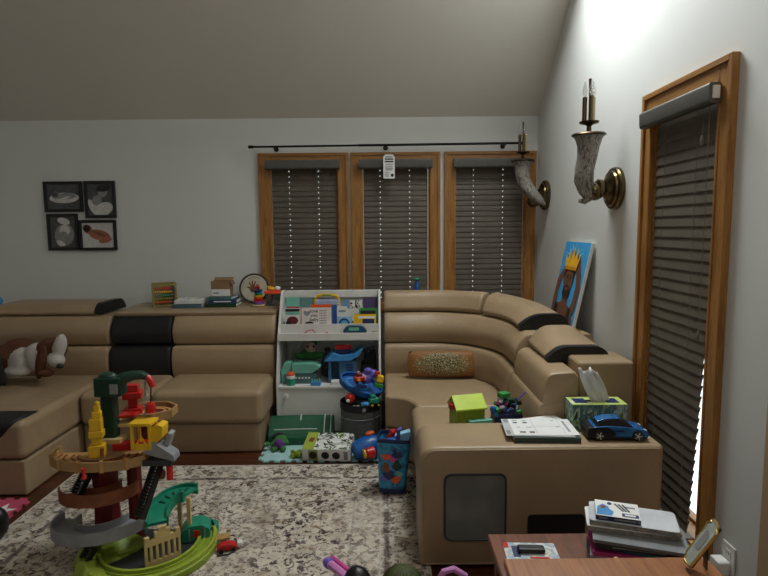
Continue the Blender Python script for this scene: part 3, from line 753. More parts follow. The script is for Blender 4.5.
# ------------------------------------------------------------------ sofa cushion
def cushion(name, mat_, label, c, w, h, d, rx, rz):
    t = MB(); n, m_ = 18, 12
    for s_ in (-1, 1):
        g = [[t.v((w/2*u*(1-.05*abs(v_)**2), s_*d/2*max(0, (1-abs(u)**3)*(1-abs(v_)**3))**.5, h/2*v_*(1-.07*abs(u)**2))) for v_ in [-1+2*j/m_ for j in range(m_+1)]] for u in [-1+2*i/n for i in range(n+1)]]
        for i in range(n):
            for j in range(m_): t.f([g[i][j], g[i+1][j], g[i+1][j+1], g[i][j+1]])
    bmesh.ops.remove_doubles(t.bm, verts=t.bm.verts, dist=.0004)
    o = t.build(name, mat_); o.location = c; o.rotation_euler = (rx, 0, rz); tag(o, label, 'cushion'); return o
p = at_y(442, 362, 3.93)
cushion('throw_pillow', 'pillow', 'small oblong copper velvet pillow with sequin centre on corner sofa', (p.x, 3.90, SEAT+.098), .50, .185, .09, -.22, -.03)
# ------------------------------------------------------------------ white toy shelf and what stands in it
SX0, SX1, SY0, SY1, STOP = -.785, -.028, 3.935, 4.34, 1.03
t = thing('toy_shelf', 'white sloping bookshelf full of toys between the two sofas', 'bookshelf', ((SX0+SX1)/2, 4.14, 0))
prof = roundpoly([(SY0, 0), (SY1, 0), (SY1, STOP), (4.235, STOP), (4.03, .70), (SY0, .37)], [0, 0, .01, .035, .05, .02], 4)
for x in (SX0, SX1-.016):
    MB().rings([[(x+k*.016, y, z) for y, z in prof] for k in (0, 1)]).build('side_panel', 'white', t, bevel=.003)
a, b = SX0+.0165, SX1-.0165
MB().bb(a, b, SY1-.008, SY1, .02, STOP-.005).build('back_board', 'white', t)
MB().bb(a, b, 4.305, SY1-.009, STOP-.06, STOP-.004).build('top_rail', 'white', t, bevel=.003)
c = MB(); c.bb(a, b, 4.215, SY1-.009, .858, .87); c.bb(a, b, 4.205, 4.2145, .80, .895); c.build('book_ledge', 'white', t)
c = MB(); c.bb(a, b, 4.09, 4.2045, .772, .784); c.bb(a, b, 4.081, 4.0895, .717, .80); c.build('book_ledge', 'white', t)
c = MB(); c.bb(a, b, 4.02, 4.30, .704, .716); c.bb(a, b, 4.01, 4.0195, .69, .745); c.build('shelf_board', 'white', t, bevel=.002)
MB().bb(a, b, SY0+.004, SY1-.009, .352, .37).build('shelf_board', 'white', t, bevel=.002)
d = MB().bb(a, b, SY0+.012, SY0+.026, .03, .350).build('front_panel', 'white', t, bevel=.003)
q = at_y(286, 396, SY0); MB().lathe([(.011, 0), (.011, .008), (.017, .014), (.015, .022)], (q.x, SY0+.012, q.z), (0, -1, 0)).build('knob', 'whitep', d)
FLZ = .371
def flatbook(label, x0, x1, yt, zb, y, mats, th=.012, tilt=.10, draw=None, group=None, lean=0.):
    """a book standing face out on a ledge"""
    p0, p1 = at_y(x0, yt, y), at_y(x1, yt, y); w = p1.x-p0.x; h = p0.z-zb
    t = thing('book', label, 'book', ((p0.x+p1.x)/2, y, zb+.001), 0, group); t.rotation_euler = (-tilt, 0, 0)
    c = MB().bb(-w/2, w/2, -th/2, -th/2+.002, 0, h).bb(-w/2, w/2, th/2-.002, th/2, 0, h).bb(-w/2, -w/2+.002, -th/2+.0021, th/2-.0021, 0, h)
    c.build('cover', mats, t, local=True)
    MB().bb(-w/2+.0025, w/2-.003, -th/2+.0022, th/2-.0022, .003, h-.003).build('pages', 'paper', t, local=True)
    if draw: draw(t, w, h, -th/2)
    return t
def panel(t, name, m, x0, x1, z0, z1, y, r=.0):
    T = Matrix.Translation((0, y, 0)) @ Matrix.Rotation(PI/2, 4, 'X')
    pts = [(x0, z0), (x1, z0), (x1, z1), (x0, z1)]
    return MB().prism(roundpoly(pts, r) if r else pts, 0.0002, .0012, T).build(name, m, t, local=True)
def disc(t, name, m, x, z, rx, rz, y, a0=0, a1=360, n=20):
    T = Matrix.Translation((0, y, 0)) @ Matrix.Rotation(PI/2, 4, 'X')
    return MB().prism(arc(x, z, rx, a0, a1, n, rz)[:-1] if a1-a0 == 360 else arc(x, z, rx, a0, a1, n, rz), .0002, .0016, T).build(name, m, t, local=True)
G2, G1 = 'books on the back ledge of the white shelf', 'books on the front ledge of the white shelf'
B2, B1 = 4.262, 4.125
flatbook('pale teal picture book at the left of the back ledge', 286, 299.5, 297.5, .871, B2, 'teall', group=G2, draw=lambda t, w, h, y: panel(t, 'red_strip', 'red', -w/2+.004, w/2-.004, .02, .035, y))
flatbook('teal grey book beside the yellow case on the back ledge', 300.5, 312.5, 298, .871, B2, mat('teal_grey_cover', '#5f8a8a', .5), group=G2)
flatbook('grey blue book right of the yellow case on the back ledge', 341.5, 349, 300, .871, B2, mat('grey_blue_cover', '#6d8fb0', .5), group=G2)
flatbook('grey printed book tilted on the back ledge', 350, 362, 300.5, .871, B2, 'comic', group=G2)
flatbook('dark purple printed book at the right end of the back ledge', 363, 377, 298, .871, B2, mat('plum_cover', '#4c3f63', .5), group=G2)
# yellow handled case
p = at_y(327, 295, 4.262); t = thing('carry_case', 'yellow handled plastic case behind the white baby book', 'toy case', (p.x, 4.262, .871)); h = p.z-.871
MB().box((0, 0, h*.36), (.185, .026, h*.72)).build('body', mat('pale_lilac_plastic', '#a9b2cf', .45), t, bevel=.008, local=True)
MB().tube([(-.09, 0, .01), (-.09, 0, h*.72), (-.075, 0, h*.93), (-.04, 0, h), (.04, 0, h), (.075, 0, h*.93), (.09, 0, h*.72), (.09, 0, .01)], .012, 8).build('handle', 'yellow', t, local=True)
MB().box((0, 0, h), (.07, .028, .014)).build('grip', 'limed', t, bevel=.003, local=True)
def dk(t, w, h, y):
    panel(t, 'teal_strip', 'teall', -w/2+.003, w/2-.003, h*.62, h*.78, y); disc(t, 'dark_figure', 'maroon', 0, h*.28, w*.38, h*.24, y); disc(t, 'snout_shape', 'ink', -w*.25, h*.15, w*.2, h*.12, y-.0016)
flatbook('dark book with teal stripe at the left of the front ledge', 284.8, 299.8, 308.5, .785, B1, mat('white_cover', '#d5d6d4', .5), group=G1, draw=lambda t, w, h, y: (panel(t, 'black_band', 'ink', -w/2+.003, w/2-.003, h*.80, h*.96, y), dk(t, w, h, y)))
flatbook('orange bordered book behind the white baby book', 310, 331.5, 304.8, .785, B1+.034, 'orange', group=G1)
flatbook('dark blue book behind the orange bordered book', 318, 336.5, 305, .785, B1+.05, 'blue', group=G1)
def love(t, w, h, y):
    panel(t, 'red_border', 'red', -w/2, -w/2+.005, 0, h, y)
    T = Matrix.Translation((-.068, y, h*.68)) @ Matrix.Rotation(PI/2, 4, 'X'); pts = []
    for k in range(24):
        a = 2*PI*k/24; pts.append((.0016*16*math.sin(a)**3, .0016*(13*math.cos(a)-5*math.cos(2*a)-2*math.cos(3*a)-math.cos(4*a))))
    MB().prism(pts, .0002, .0014, T).build('heart', 'greyink', t, local=True)
    lettering('title', 'love\nyou\nbaby', .036, 'ink', t, (-.015, y-.0008, h*.56), (PI/2, 0, 0))
    disc(t, 'car_drawing', 'ink', -.05, h*.10, .034, h*.10, y, 0, 180)
    c = MB()
    for i in range(5):
        for j in range(6): c.box((.03+.011*i, y-.0006, h*.12+h*.14*j), (.006, .001, .007))
    c.build('pattern_dots', 'ink', t, local=True)
flatbook('white baby book with a heart and printed words on front ledge', 300.6, 331, 308, .785, B1, mat('white_board_cover', '#dcd6d0', .5), group=G1, draw=love)
flatbook('small white book right of the dark blue book', 337.2, 347, 306.5, .785, B1+.03, mat('white_cover', '#d5d6d4', .5), group=G1, draw=lambda t, w, h, y: panel(t, 'dark_title', 'greyink', -w*.35, w*.35, h*.68, h*.78, y))
def rainbow(t, w, h, y):
    for k, m_ in enumerate(('navy', 'sky', 'teall')): disc(t, 'arch', m_, 0, .006, w*(.38-.1*k), h*(.72-.2*k), y-.0016*k, 0, 180)
flatbook('pale blue book with an arch on the cover, front ledge', 337, 351.5, 317, .785, B1, mat('pale_blue_cover', '#8db6d6', .5), group=G1, draw=rainbow)
flatbook('green edged book at the right of the front ledge', 359, 377, 308.5, .785, B1+.032, 'green', group=G1, draw=lambda t, w, h, y: panel(t, 'black_cover_panel', 'ink', -w*.42, w*.42, h*.25, h*.85, y))
flatbook('yellow and navy book at the right end of the front ledge', 353.5, 376, 314.5, .785, B1, 'yellow', group=G1, draw=lambda t, w, h, y: (panel(t, 'white_stripe', 'paper', -w*.3, w*.46, h*.6, h*.8, y), panel(t, 'navy_picture', 'navy', -w*.1, w*.42, h*.1, h*.55, y)))
# small things along the lower lip
p = at_y(355, 330, 4.05)
t = thing('toy_car', 'dark teal toy car on the narrow lip under the books', 'toy car', (p.x, 4.05, .717))
MB().prism(roundpoly([(-.085, .012), (.085, .012), (.085, .045), (.055, .075), (-.05, .078), (-.085, .05)], .014), -.022, .022, Matrix.Rotation(PI/2, 4, 'X')).build('body', mat('dark_teal', '#174b63', .35), t, bevel=.004, local=True)
panel(t, 'window', 'teall', -.045, .03, .042, .066, -.0222, .006)
for x in (-.05, .05):
    for s_ in (-1, 1): MB().cyl((x, s_*.013, .016), (x, s_*.024, .016), .016).build('wheel', 'black', t, local=True)
p = at_y(315, 333, 4.05)
c = MB(); c.tube([(p.x-.09, 4.05, .722), (p.x-.06, 4.05, .755), (p.x-.02, 4.05, .765), (p.x+.01, 4.05, .735), (p.x+.05, 4.045, .728), (p.x+.09, 4.05, .745), (p.x+.10, 4.05, .722)], .004, 6)
solo(c, 'bead_cord', 'red', 'thin red cord with bright beads lying on the shelf lip', 'toy cord')
p = at_y(299, 334, 4.047); solo(MB().ell((p.x, 4.047, .729), (.026, .018, .012)), 'toy_bean', 'magenta', 'small magenta toy at the left of the shelf lip', 'toy')
p = at_y(374, 331, 4.05); solo(MB().box((p.x, 4.05, .731), (.035, .03, .026), .2), 'toy_block', 'dred', 'small dark red block at the right of the shelf lip', 'toy block', bevel=.004)
# lower shelf toys
def P_(x, y, d): return at_y(x, y, d)
p = P_(304, 384, 4.06); t = thing('toy_boat', 'pale teal toy boat with a grey lower hull on shelf', 'toy boat', (p.x, 4.06, FLZ))
TX = Matrix.Rotation(PI/2, 4, 'X')
MB().prism(roundpoly([(-.145, 0), (.09, 0), (.10, .075), (-.14, .075)], .008), -.05, .05, TX).build('hull', mat('grey_teal_plastic', '#4c6f73', .45), t, bevel=.005, local=True)
MB().prism(roundpoly([(-.08, .078), (.07, .078), (.135, .125), (.085, .15), (-.08, .15)], .01), -.055, .055, TX).build('upper_hull', 'teall', t, bevel=.008, local=True)
MB().prism(roundpoly([(-.155, .0), (-.085, .077), (-.085, .16), (-.135, .155), (-.16, .10)], .012), -.045, .045, TX).build('stern', 'teall', t, bevel=.006, local=True)
c = MB()
for k in range(5): c.cyl((-.05+.024*k, -.051, .045), (-.05+.024*k, -.056, .045), .007)
c.build('portholes', 'white', t, local=True)
p = P_(291, 385, 3.985); t = thing('toy_canister', 'small teal canister with an orange top at shelf front', 'toy canister', (p.x, 3.985, FLZ))
MB().lathe([(.030, 0), (.032, .01), (.032, .045), (.028, .05)]).build('jar', 'teal', t, local=True); MB().lathe([(.031, .051), (.031, .068), (.028, .07)]).build('band', 'whitep', t, local=True)
MB().lathe([(.026, .071), (.029, .08), (.022, .094), (.006, .097)]).build('lid', 'orange', t, local=True)
p = P_(316, 385, 3.97); t = thing('toy_crate', 'small pale blue open crate of pegs at shelf front', 'toy crate', (p.x, 3.97, FLZ))
MB().box((0, 0, .014), (.072, .04, .028)).build('crate', 'sky', t, bevel=.003, local=True)
for k in range(4): MB().cyl((-.026+.0175*k, 0, .028), (-.026+.0175*k, 0, .045), .006).build('peg', 'teall', t, local=True)
p = P_(308, 364, 4.16); t = thing('plush_frog', 'green soft toy with pale pink face lying behind the teal boat', 'soft toy', (p.x, 4.215, FLZ+.005))
blob('body', [((p.x, 4.23, .475), (.055, .04, .09), (0, 0, 0), 0), ((p.x+.01, 4.21, .54), (.075, .05, .045), (0, .2, 0), 0), ((p.x+.02, 4.21, .60), (.05, .045, .045), (0, 0, 0), 1), ((p.x+.05, 4.21, .635), (.022, .022, .045), (0, .2, 0), 0), ((p.x-.07, 4.19, .535), (.05, .028, .025), (0, .3, 0), 0), ((p.x+.085, 4.19, .54), (.045, .028, .025), (0, -.3, 0), 0)], ['plushgreen', mat('pale_pink_plush', '#c9a9a0', .9)], t, .008)
for x in (.0, .045): MB().ell((p.x+x, 4.167, .615), .009, 10).build('eye', 'ink', t)
p = P_(293, 350, 4.2); c = MB(); c.tube([(p.x-.04, 4.26, FLZ+.008), (p.x-.035, 4.26, .50), (p.x-.01, 4.26, .60), (p.x+.05, 4.26, .68), (p.x+.07, 4.26, .655), (p.x+.02, 4.26, .585)], .007, 8)
solo(c, 'track_rail', 'white', 'curved white toy rail standing behind the teal boat', 'toy rail')
p = P_(324, 385, 4.12); t = thing('netted_pouch', 'slouched charcoal netted pouch between boat and blue playset', 'pouch', (p.x+.02, 4.23, FLZ))
MB().lathe([(.035, 0), (.05, .02), (.052, .08), (.036, .15), (.018, .19), (.026, .215), (.012, .22)], seg=18).build('bag', speckle('dark_net_weave', ['#2a282a', '#4a464a', '#6d6a70'], 60, .8, 'LINEAR'), t, local=True); MB().tube([(.019*math.cos(a), .019*math.sin(a), .19) for a in [k*PI/6 for k in range(12)]], .003, 6, loop=True).build('drawstring', 'grey', t, local=True)
p = P_(341, 380, 4.1); t = thing('toy_playset', 'blue toy playhouse with swooping roof and red roof box', 'toy playset', (p.x+.01, 4.09, FLZ), .08)
c = MB(); c.bb(-.10, -.08, -.06, .06, 0, .16); c.bb(.085, .105, -.06, .06, 0, .16); c.bb(-.08, .085, .05, .06, 0, .16); c.bb(-.02, 0, -.06, .05, 0, .16); c.bb(0, .085, -.055, -.045, 0, .16); c.bb(-.10, .105, -.06, .06, -.0, .012); c.build('walls', mat('grey_blue_plastic', '#3d6f96', .45), t, local=True)
c = MB()
for k in range(5): c.box((.055, -.0565, .05+.02*k), (.045, .003, .008))
c.build('louvres', 'navy', t, local=True)
MB().prism(roundpoly([(-.13, .165), (.06, .165), (.125, .20), (.16, .255), (.135, .25), (.09, .215), (.0, .205), (-.07, .225), (-.075, .22)], .008), -.075, .075, TX).build('roof', 'sky', t, bevel=.004, local=True)
c = MB(); c.bb(-.045, .065, -.04, .04, .21, .245); c.build('roof_tower', 'navy', t, bevel=.004, local=True)
MB().box((.01, -.035, .262), (.12, .03, .03), 0, .2).build('red_awning', 'red', t, bevel=.004, local=True)
p = P_(340, 384, 3.985); t = solo(MB().prism(roundpoly([(p.x-.065, 3.955), (p.x+.03, 3.955), (p.x+.03, 4.02), (p.x-.065, 4.02)], .01), FLZ, FLZ+.03), 'toy_tray', 'whitep', 'flat white plastic tray at the front of the lower shelf', 'toy tray', bevel=.005)
p = P_(367, 384, 4.15); t = thing('toy_garage', 'dark toy garage with grey ramp at right of lower shelf', 'toy garage', (p.x+.006, 4.235, FLZ))
c = MB(); c.bb(-.05, .06, -.05, .07, 0, .10); c.bb(-.03, .06, -.04, .07, .1, .19); c.build('block', 'black', t, bevel=.006, local=True)
MB().box((-.02, -.05, .21), (.16, .03, .012), 0, 0, -.35).build('ramp', 'dgrey', t, local=True); MB().tube([(.0, -.06, .19), (.04, -.06, .26), (.075, -.06, .30)], .005, 6).build('rail', 'grey', t, local=True)

# ------------------------------------------------------------------ along the left sofa ledge
def book_flat(label, c, w, d, h, rz, cover, top=None, group=None, spine=None, pages='paper', cat='book', name='book'):
    t = thing(name, label, cat, c, rz, group); k = .0025
    m = MB(); m.bb(-w/2, w/2, -d/2, d/2, 0, k); m.bb(-w/2, w/2, -d/2, -d/2+k, k+.0001, h-k-.0001); m.bb(-w/2, w/2, -d/2, d/2, h-k, h)
    m.build('cover', cover, t, local=True)
    MB().bb(-w/2+.004, w/2-.004, -d/2+k+.0002, d/2-.004, k+.0003, h-k-.0003).build('pages', pages, t, local=True)
    if top: MB().bb(-w/2+.006, w/2-.006, -d/2+.006, d/2-.006, h+.0001, h+.0009).build('cover_print', top, t, local=True)
    if spine: MB().bb(-w*.3, w*.3, -d/2-.001, -d/2-.0001, h*.35, h*.65).build('spine_title', spine, t, local=True)
    return t
GL = 'things along the left sofa ledge'
y = 4.5
a, b = at_y(151, 300, y), at_y(178, 300, y)
t = thing('abacus_box', 'wooden activity box with rows of coloured beads on sofa ledge', 'bead box', ((a.x+b.x)/2, y, ZL), .42)
w, h, f = .182, .178, .013; c = MB()
for sx in (-1, 1):
    for sy in (-1, 1): c.box((sx*(w/2-f/2), sy*(w/2-f/2), h/2), (f, f, h))
for z in (f/2, h-f/2):
    for s_ in (-1, 1): c.box((0, s_*(w/2-f/2), z), (w-2*f, f, f)); c.box((s_*(w/2-f/2), 0, z), (f, w-2*f, f))
c.build('frame', mat('olive_wood', '#8f8344', .6), t, local=True)
MB().bb(w/2-f*.7, w/2-f*.4, -w/2+f, w/2-f, f, h-f).build('side_panel', 'bookprint', t, local=True)
MB().bb(-w/2+f, w/2-f, w/2-f*.8, w/2-f*.4, f, h-f).build('back_panel', 'kraft', t, local=True)
for k, m_ in enumerate(('red', 'yellow', 'teal', 'limed', 'orange')):
    z = h-.034-k*.027; s_ = MB().cyl((-w/2+f, -w/2+f*.6, z), (w/2-f, -w/2+f*.6, z), .0025).build('wire', 'grey', t, local=True)
    c = MB()
    for q in range(8): c.lathe([(.004, -.0065), (.0098, -.003), (.0098, .003), (.004, .0065)], (-w/2+f+.009+q*.0167, -w/2+f*.6, z), (1, 0, 0), 10)
    c.build('beads', m_, s_, local=True)
a, b = at_y(173.5, 305, 4.36), at_y(202, 305, 4.36)
w = b.x-a.x; xc = (a.x+b.x)/2
book_flat('slate blue hardback under the spotted book on sofa ledge', (xc, 4.43, ZL), w, .20, .03, .03, mat('slate_blue_cover', '#4a6472', .5))
book_flat('white book spotted with black blotches on top of slate hardback', (xc+.008, 4.43, ZL+.0312), w*.97, .20, .028, .10, mat('white_cover', '#d5d6d4', .5), 'cowhide')
a, b = at_y(206, 305, 4.38), at_y(236.5, 305, 4.38); xc = (a.x+b.x)/2; w = b.x-a.x
book_flat('dark green hardback at the bottom of the ledge stack', (xc, 4.46, ZL), w, .19, .026, 0, 'dgreen')
book_flat('dark blue hardback with white spine band in ledge stack', (xc+.006, 4.465, ZL+.027), w*.93, .18, .028, .06, mat('dark_blue_cover', '#26395c', .5), spine='paper')
book_flat('grey teal book directly under the cardboard carton', (xc-.01, 4.465, ZL+.056), w*.80, .17, .02, -.04, mat('grey_teal_cover', '#4b7276', .5))
t = thing('carton', 'open brown and white carton on top of the ledge books', 'box', (xc-.012, 4.465, ZL+.0772), .05)
w, d, h, k = .150, .11, .12, .003; c = MB()
c.bb(-w/2, w/2, -d/2, -d/2+k, 0, h); c.bb(-w/2, w/2, d/2-k, d/2, 0, h); c.bb(-w/2, -w/2+k, -d/2+k, d/2-k, 0, h); c.bb(w/2-k, w/2, -d/2+k, d/2-k, 0, h); c.bb(-w/2+k, w/2-k, -d/2+k, d/2-k, 0, k)
c.build('body', 'kraft', t, local=True)
o = MB().bb(-w/2+.002, w/2-.002, -d/2-.0012, -d/2-.0002, .004, h*.48).build('white_label', 'paper', t, local=True)
MB().bb(-w*.38, -w*.1, -d/2-.002, -d/2-.0013, .022, .034).build('label_print', 'greyink', o, local=True)
MB().box((0, d/2+.012, h+.012), (w, .0025, .035), 0, -.9).build('flap', 'kraft', t, local=True); MB().box((w/2+.01, 0, h-.014), (.0025, d, .035), 0, 0, -.5).build('flap', 'kraft', t, local=True)
p = at_y(253.5, 288, 4.58); r = .117
t = thing('hand_drum', 'round cream drum with a painted hand, leaning on sofa ledge', 'drum', (p.x, 4.585, ZL+.001)); t.rotation_euler = (-.22, 0, 0)
MB().lathe([(r-.008, -.016), (r, -.02), (r+.005, -.016), (r+.005, .016), (r, .02), (r-.008, .016)], (0, 0, r+.005), (0, 1, 0), 40, cap=False).build('hoop', 'skind', t, local=True)
sk = MB().lathe([(r-.009, -.016), (r-.009, .0)], (0, 0, r+.005), (0, 1, 0), 40).build('skin', mat('cream_drum_skin', '#bdb6a2', .6), t, local=True)
c = MB(); T = Matrix.Translation((-.005, -.0162, r)) @ Matrix.Rotation(PI/2, 4, 'X')
c.prism(arc(0, -.005, .026, 0, 360, 14)[:-1], .0002, .0014, T)
for k, (ang, l) in enumerate(((165, .05), (125, .058), (100, .062), (75, .058), (40, .05))):
    ca, sa = math.cos(math.radians(ang)), math.sin(math.radians(ang)); n_ = (-sa*.006, ca*.006)
    c.prism([(ca*.018-n_[0], sa*.018-n_[1]), (ca*l-n_[0], sa*l-n_[1]), (ca*(l+.006), sa*(l+.006)), (ca*l+n_[0], sa*l+n_[1]), (ca*.018+n_[0], sa*.018+n_[1])], .0002, .0014, T)
c.build('painted_hand', 'brick', sk, local=True)
c = MB()
for k in range(9): 
    a_ = math.radians(120-k*7); c.box((.088*math.cos(a_), -.0168, r+.005+.088*math.sin(a_)), (.007, .001, .009))
c.build('printed_words', 'greyink', sk, local=True)
p = at_y(258.5, 303, 4.42); t = thing('stacking_rings', 'rainbow ring stacker with a red top beside the drum', 'stacking toy', (p.x, 4.42, ZL))
MB().lathe([(.052, 0), (.054, .006), (.048, .012)]).build('base', 'cream', t, local=True)
z = .0125
for k, (r_, m_) in enumerate(((.045, 'violet'), (.043, 'magenta'), (.04, 'red'), (.037, 'orange'), (.035, 'yellow'), (.032, 'green'), (.030, 'blue'), (.034, 'navy'))):
    MB().lathe([(r_*.7, 0), (r_, .004), (r_, .0105), (r_*.7, .0145)], (0, 0, z)).build('ring', m_, t, local=True); z += .0147
MB().lathe([(.008, 0), (.015, .01), (.016, .022), (.007, .034)], (0, 0, z)).build('knob', 'red', t, local=True)
p = at_y(273.5, 303, 4.45); t = thing('storage_tub', 'clear tub with a bright coral lid at right end of ledge', 'tub', (p.x, 4.45, ZL))
MB().prism(roundpoly([(-.056, -.05), (.056, -.05), (.056, .05), (-.056, .05)], .012), 0, .095).build('tub', 'clear', t, local=True)
MB().prism(roundpoly([(-.062, -.056), (.062, -.056), (.062, .056), (-.062, .056)], .014), .096, .114).build('lid', 'coral', t, bevel=.003, local=True)
c = MB()
for k in range(6): c.box((-.035+.014*k, rnd.uniform(-.02, .02), .045), (.012, .05, .075), rnd.uniform(-.3, .3), 0, .45)
c.build('contents', speckle('grey_shaded_parts', ['#4a4a4c', '#7d7d80', '#333335'], 30, .6), t, local=True)
t = solo(MB().ell((p.x-.012, 4.45, ZL+.131), (.032, .03, .0165)).box((p.x-.03, 4.45, ZL+.144), (.03, .03, .02), .3), 'toy_duck', 'yellow', 'small yellow toy on the coral lid of the tub', 'toy', bevel=.004)
solo(MB().ell((p.x+.036, 4.45, ZL+.133), (.024, .022, .018)), 'toy_ball', 'paper', 'small pale ball on the coral lid of the tub', 'toy ball')
p = at_y(0, 299, 4.46); solo(MB().ell((p.x-.03, 4.45, .946), (.05, .05, .05)), 'toy_ball', 'sky', 'teal blue ball on the chaise back at the far left edge', 'ball')
# small bits on the corner headrest / window
p = at_y(417, 284, 4.62); t = thing('pump_bottle', 'small blue pump bottle behind the corner sofa headrest', 'bottle', (p.x, 4.62, .90))
MB().lathe([(.02, 0), (.022, .02), (.022, .14), (.012, .155), (.012, .17)]).build('bottle', 'blue', t, local=True); c = MB(); c.lathe([(.024, .171), (.026, .18), (.02, .187)]); c.cyl((0, 0, .18), (-.034, 0, .178), .005); c.build('pump', 'teal', t, local=True)
MB().bb(.0, .60, 4.565, 4.69, .02, .895).build('back_shelf', 'leather', bpy.data.objects['corner_sofa'], bevel=.015)
# ------------------------------------------------------------------ soft toys on the chaise
p = at_y(36, 377, 3.9)
t = thing('plush_dog', 'brown and white plush dog lying on the chaise', 'soft toy', (p.x, 3.87, SEAT))
def q_(x, y, d): v = at_y(x, y, d); return (v.x, d, v.z)
blob('body', [
    (q_(8, 358, 3.90), (.15, .10, .10), (0, .1, 0), 0), (q_(18, 350, 3.93), (.13, .08, .085), (0, -.2, 0), 0),
    (q_(22, 362, 3.84), (.085, .07, .105), (0, .35, 0), 1), (q_(33, 352, 3.84), (.085, .06, .05), (0, -.75, 0), 1), (q_(17, 372, 3.80), (.10, .05, .035), (0, 0, 0), 1),
    (q_(38, 360, 3.82), (.07, .06, .085), (0, .2, 0), 1),
    (q_(52, 349, 3.86), (.105, .085, .085), (0, 0, 0), 0), (q_(60, 346, 3.80), (.045, .04, .09), (0, .25, 0), 1), (q_(56, 360, 3.79), (.062, .05, .05), (0, .2, 0), 1)],
    ['plushbrown', 'plushwhite'], t, .011, 5)
MB().ell(q_(41, 362, 3.77), (.038, .018, .125), 16, 0, 0, .22).build('ear', 'plushbrown', t)
MB().ell(q_(60, 366, 3.745), (.026, .02, .018), 12).build('nose', 'ink', t)
MB().ell(q_(46, 373, 3.77), (.055, .04, .028), 12).build('paw', 'plushbrown', t)
MB().ell(q_(53, 357, 3.765), .008, 8).build('eye', 'ink', t)
t = thing('plush_penguin', 'black and white plush toy at the left edge of the chaise', 'soft toy', (at_y(-10, 377, 3.62).x, 3.62, SEAT+.004))
x = t.location.x
blob('body', [((x, 3.62, SEAT+.121), (.085, .08, .115), (0, 0, 0), 0), ((x+.01, 3.62, SEAT+.225), (.07, .07, .065), (0, 0, 0), 0), ((x+.02, 3.555, SEAT+.095), (.06, .035, .085), (0, 0, 0), 1)], ['plushblack', 'plushwhite'], t, .01)
for s_ in (-1, 1): MB().ell((x+.08*s_, 3.61, SEAT+.12), (.024, .04, .075), 12, 0, 0, -.3*s_).build('flipper', 'plushblack', t)
# ------------------------------------------------------------------ tall toy train and crane playset on the rug
RG = .0105
D0 = 2.45
t = thing('train_tower_playset', 'tall toy train playset with dark green crane, spiral ramps and lime base', 'toy playset', (at_y(107, 500, D0).x, D0, RG))
def q(x, y, d=D0): return at_y(x, y, d)
TW = t
cx, cy = t.location.x, D0
# lime base with its looping track
bc = at_z(150, 545, RG)
lx, ly = -1.095, 2.47
ring = [(lx+.25*math.cos(a), ly+.255*math.sin(a)) for a in [math.radians(-200+k*(250)/30) for k in range(31)]]
c = MB(); c.band(ring, .10, RG, RG+.034); c.build('base_track', 'limed', t, bevel=.008)
c = MB(); R = []
for k in range(17):
    a = math.radians(160+k*90/16); ro = .285+.012*math.sin(k*2.1); hh = (.075+.012*math.sin(k*1.7))*math.sin(PI*(k+1.5)/19)**.5
    e = lambda r_, z_: (lx+r_*math.cos(a), ly+r_*.98*math.sin(a), z_)
    R.append([e(ro+.035, RG), e(ro+.02, RG+hh*.7), e(ro+.005, RG+hh), e(ro-.035, RG+hh*.9), e(ro-.05, RG+.0)])
c.rings(R); c.build('rocky_skirt', 'lime', t, sharp=25)
c = MB()
for o_ in (-.034, .034):
    c.band([(lx+(.25+o_)*math.cos(a), ly+(.255+o_)*math.sin(a)) for a in [math.radians(-200+k*250/30) for k in range(31)]], .013, RG+.0345, RG+.050)
for o_ in (-.014, .014):
    c.band([(lx+(.25+o_)*math.cos(a), ly+(.255+o_)*math.sin(a)) for a in [math.radians(-200+k*250/30) for k in range(31)]], .005, RG+.0345, RG+.040)
c.build('track_rails', 'lime', t)
MB().prism(roundpoly([(lx-.20, ly-.17), (lx+.17, ly-.17), (lx+.2, ly+.15), (lx-.16, ly+.17)], .06), RG, RG+.02).build('base_plate', 'dgrey', t, bevel=.004)
# rocky lime hill under the column
c = MB(); R = []
for k in range(8):
    z = RG+.02+.085*k/7; s_ = 1-.62*(k/7)**1.3
    R.append([(cx+.0+(.15+.02*math.sin(3*a+k))*s_*math.cos(a), cy+.02+(.125+.018*math.cos(4*a+k*1.3))*s_*math.sin(a), z) for a in [2*PI*i/20 for i in range(20)]])
c.rings(R); c.build('rocky_hill', 'limed', t, sharp=20)
# columns
top = q(107, 462).z
c = MB(); c.lathe([(.062, RG+.09), (.055, RG+.25), (.058, top-.02)], (cx, cy, 0), seg=8); c.build('column', 'dred', t, sharp=20)
x2 = q(134, 470, 2.55).x
MB().lathe([(.034, RG+.03), (.034, q(134, 445, 2.55).z)], (x2, 2.55, 0), seg=8).build('column', 'dred', t, sharp=20)
# spiral ramps
def ramp(name, m, cxx, cyy, r, a0, a1, z0, z1, w, lip):
    P = [(cxx+r*math.cos(math.radians(a0+(a1-a0)*k/28)), cyy+r*.86*math.sin(math.radians(a0+(a1-a0)*k/28))) for k in range(29)]
    zf = lambda u: z0+(z1-z0)*u
    o = MB().band(P, w, 0, .008, zf).build(name, m, t)
    for s_ in (-1, 1):
        P2 = [(cxx+(r+s_*(w/2+.005))*math.cos(math.radians(a0+(a1-a0)*k/28)), cyy+(r+s_*(w/2+.005))*.86*math.sin(math.radians(a0+(a1-a0)*k/28))) for k in range(29)]
        MB().band(P2, .008, -.012, lip, zf).build('side_lip', m, o)
    return o
zA = q(66, 488).z; zB = q(135, 480).z
ramp('upper_spiral_ramp', 'brick', cx-.02, cy, .135, 200, 355, q(70, 496, 2.4).z-.0, q(134, 494, 2.45).z+.03, .07, .045)
ramp('lower_spiral_ramp', 'grey', cx-.015, cy, .175, 165, 345, q(60, 532, 2.42).z+.015, q(147, 524, 2.42).z+.015, .085, .04)
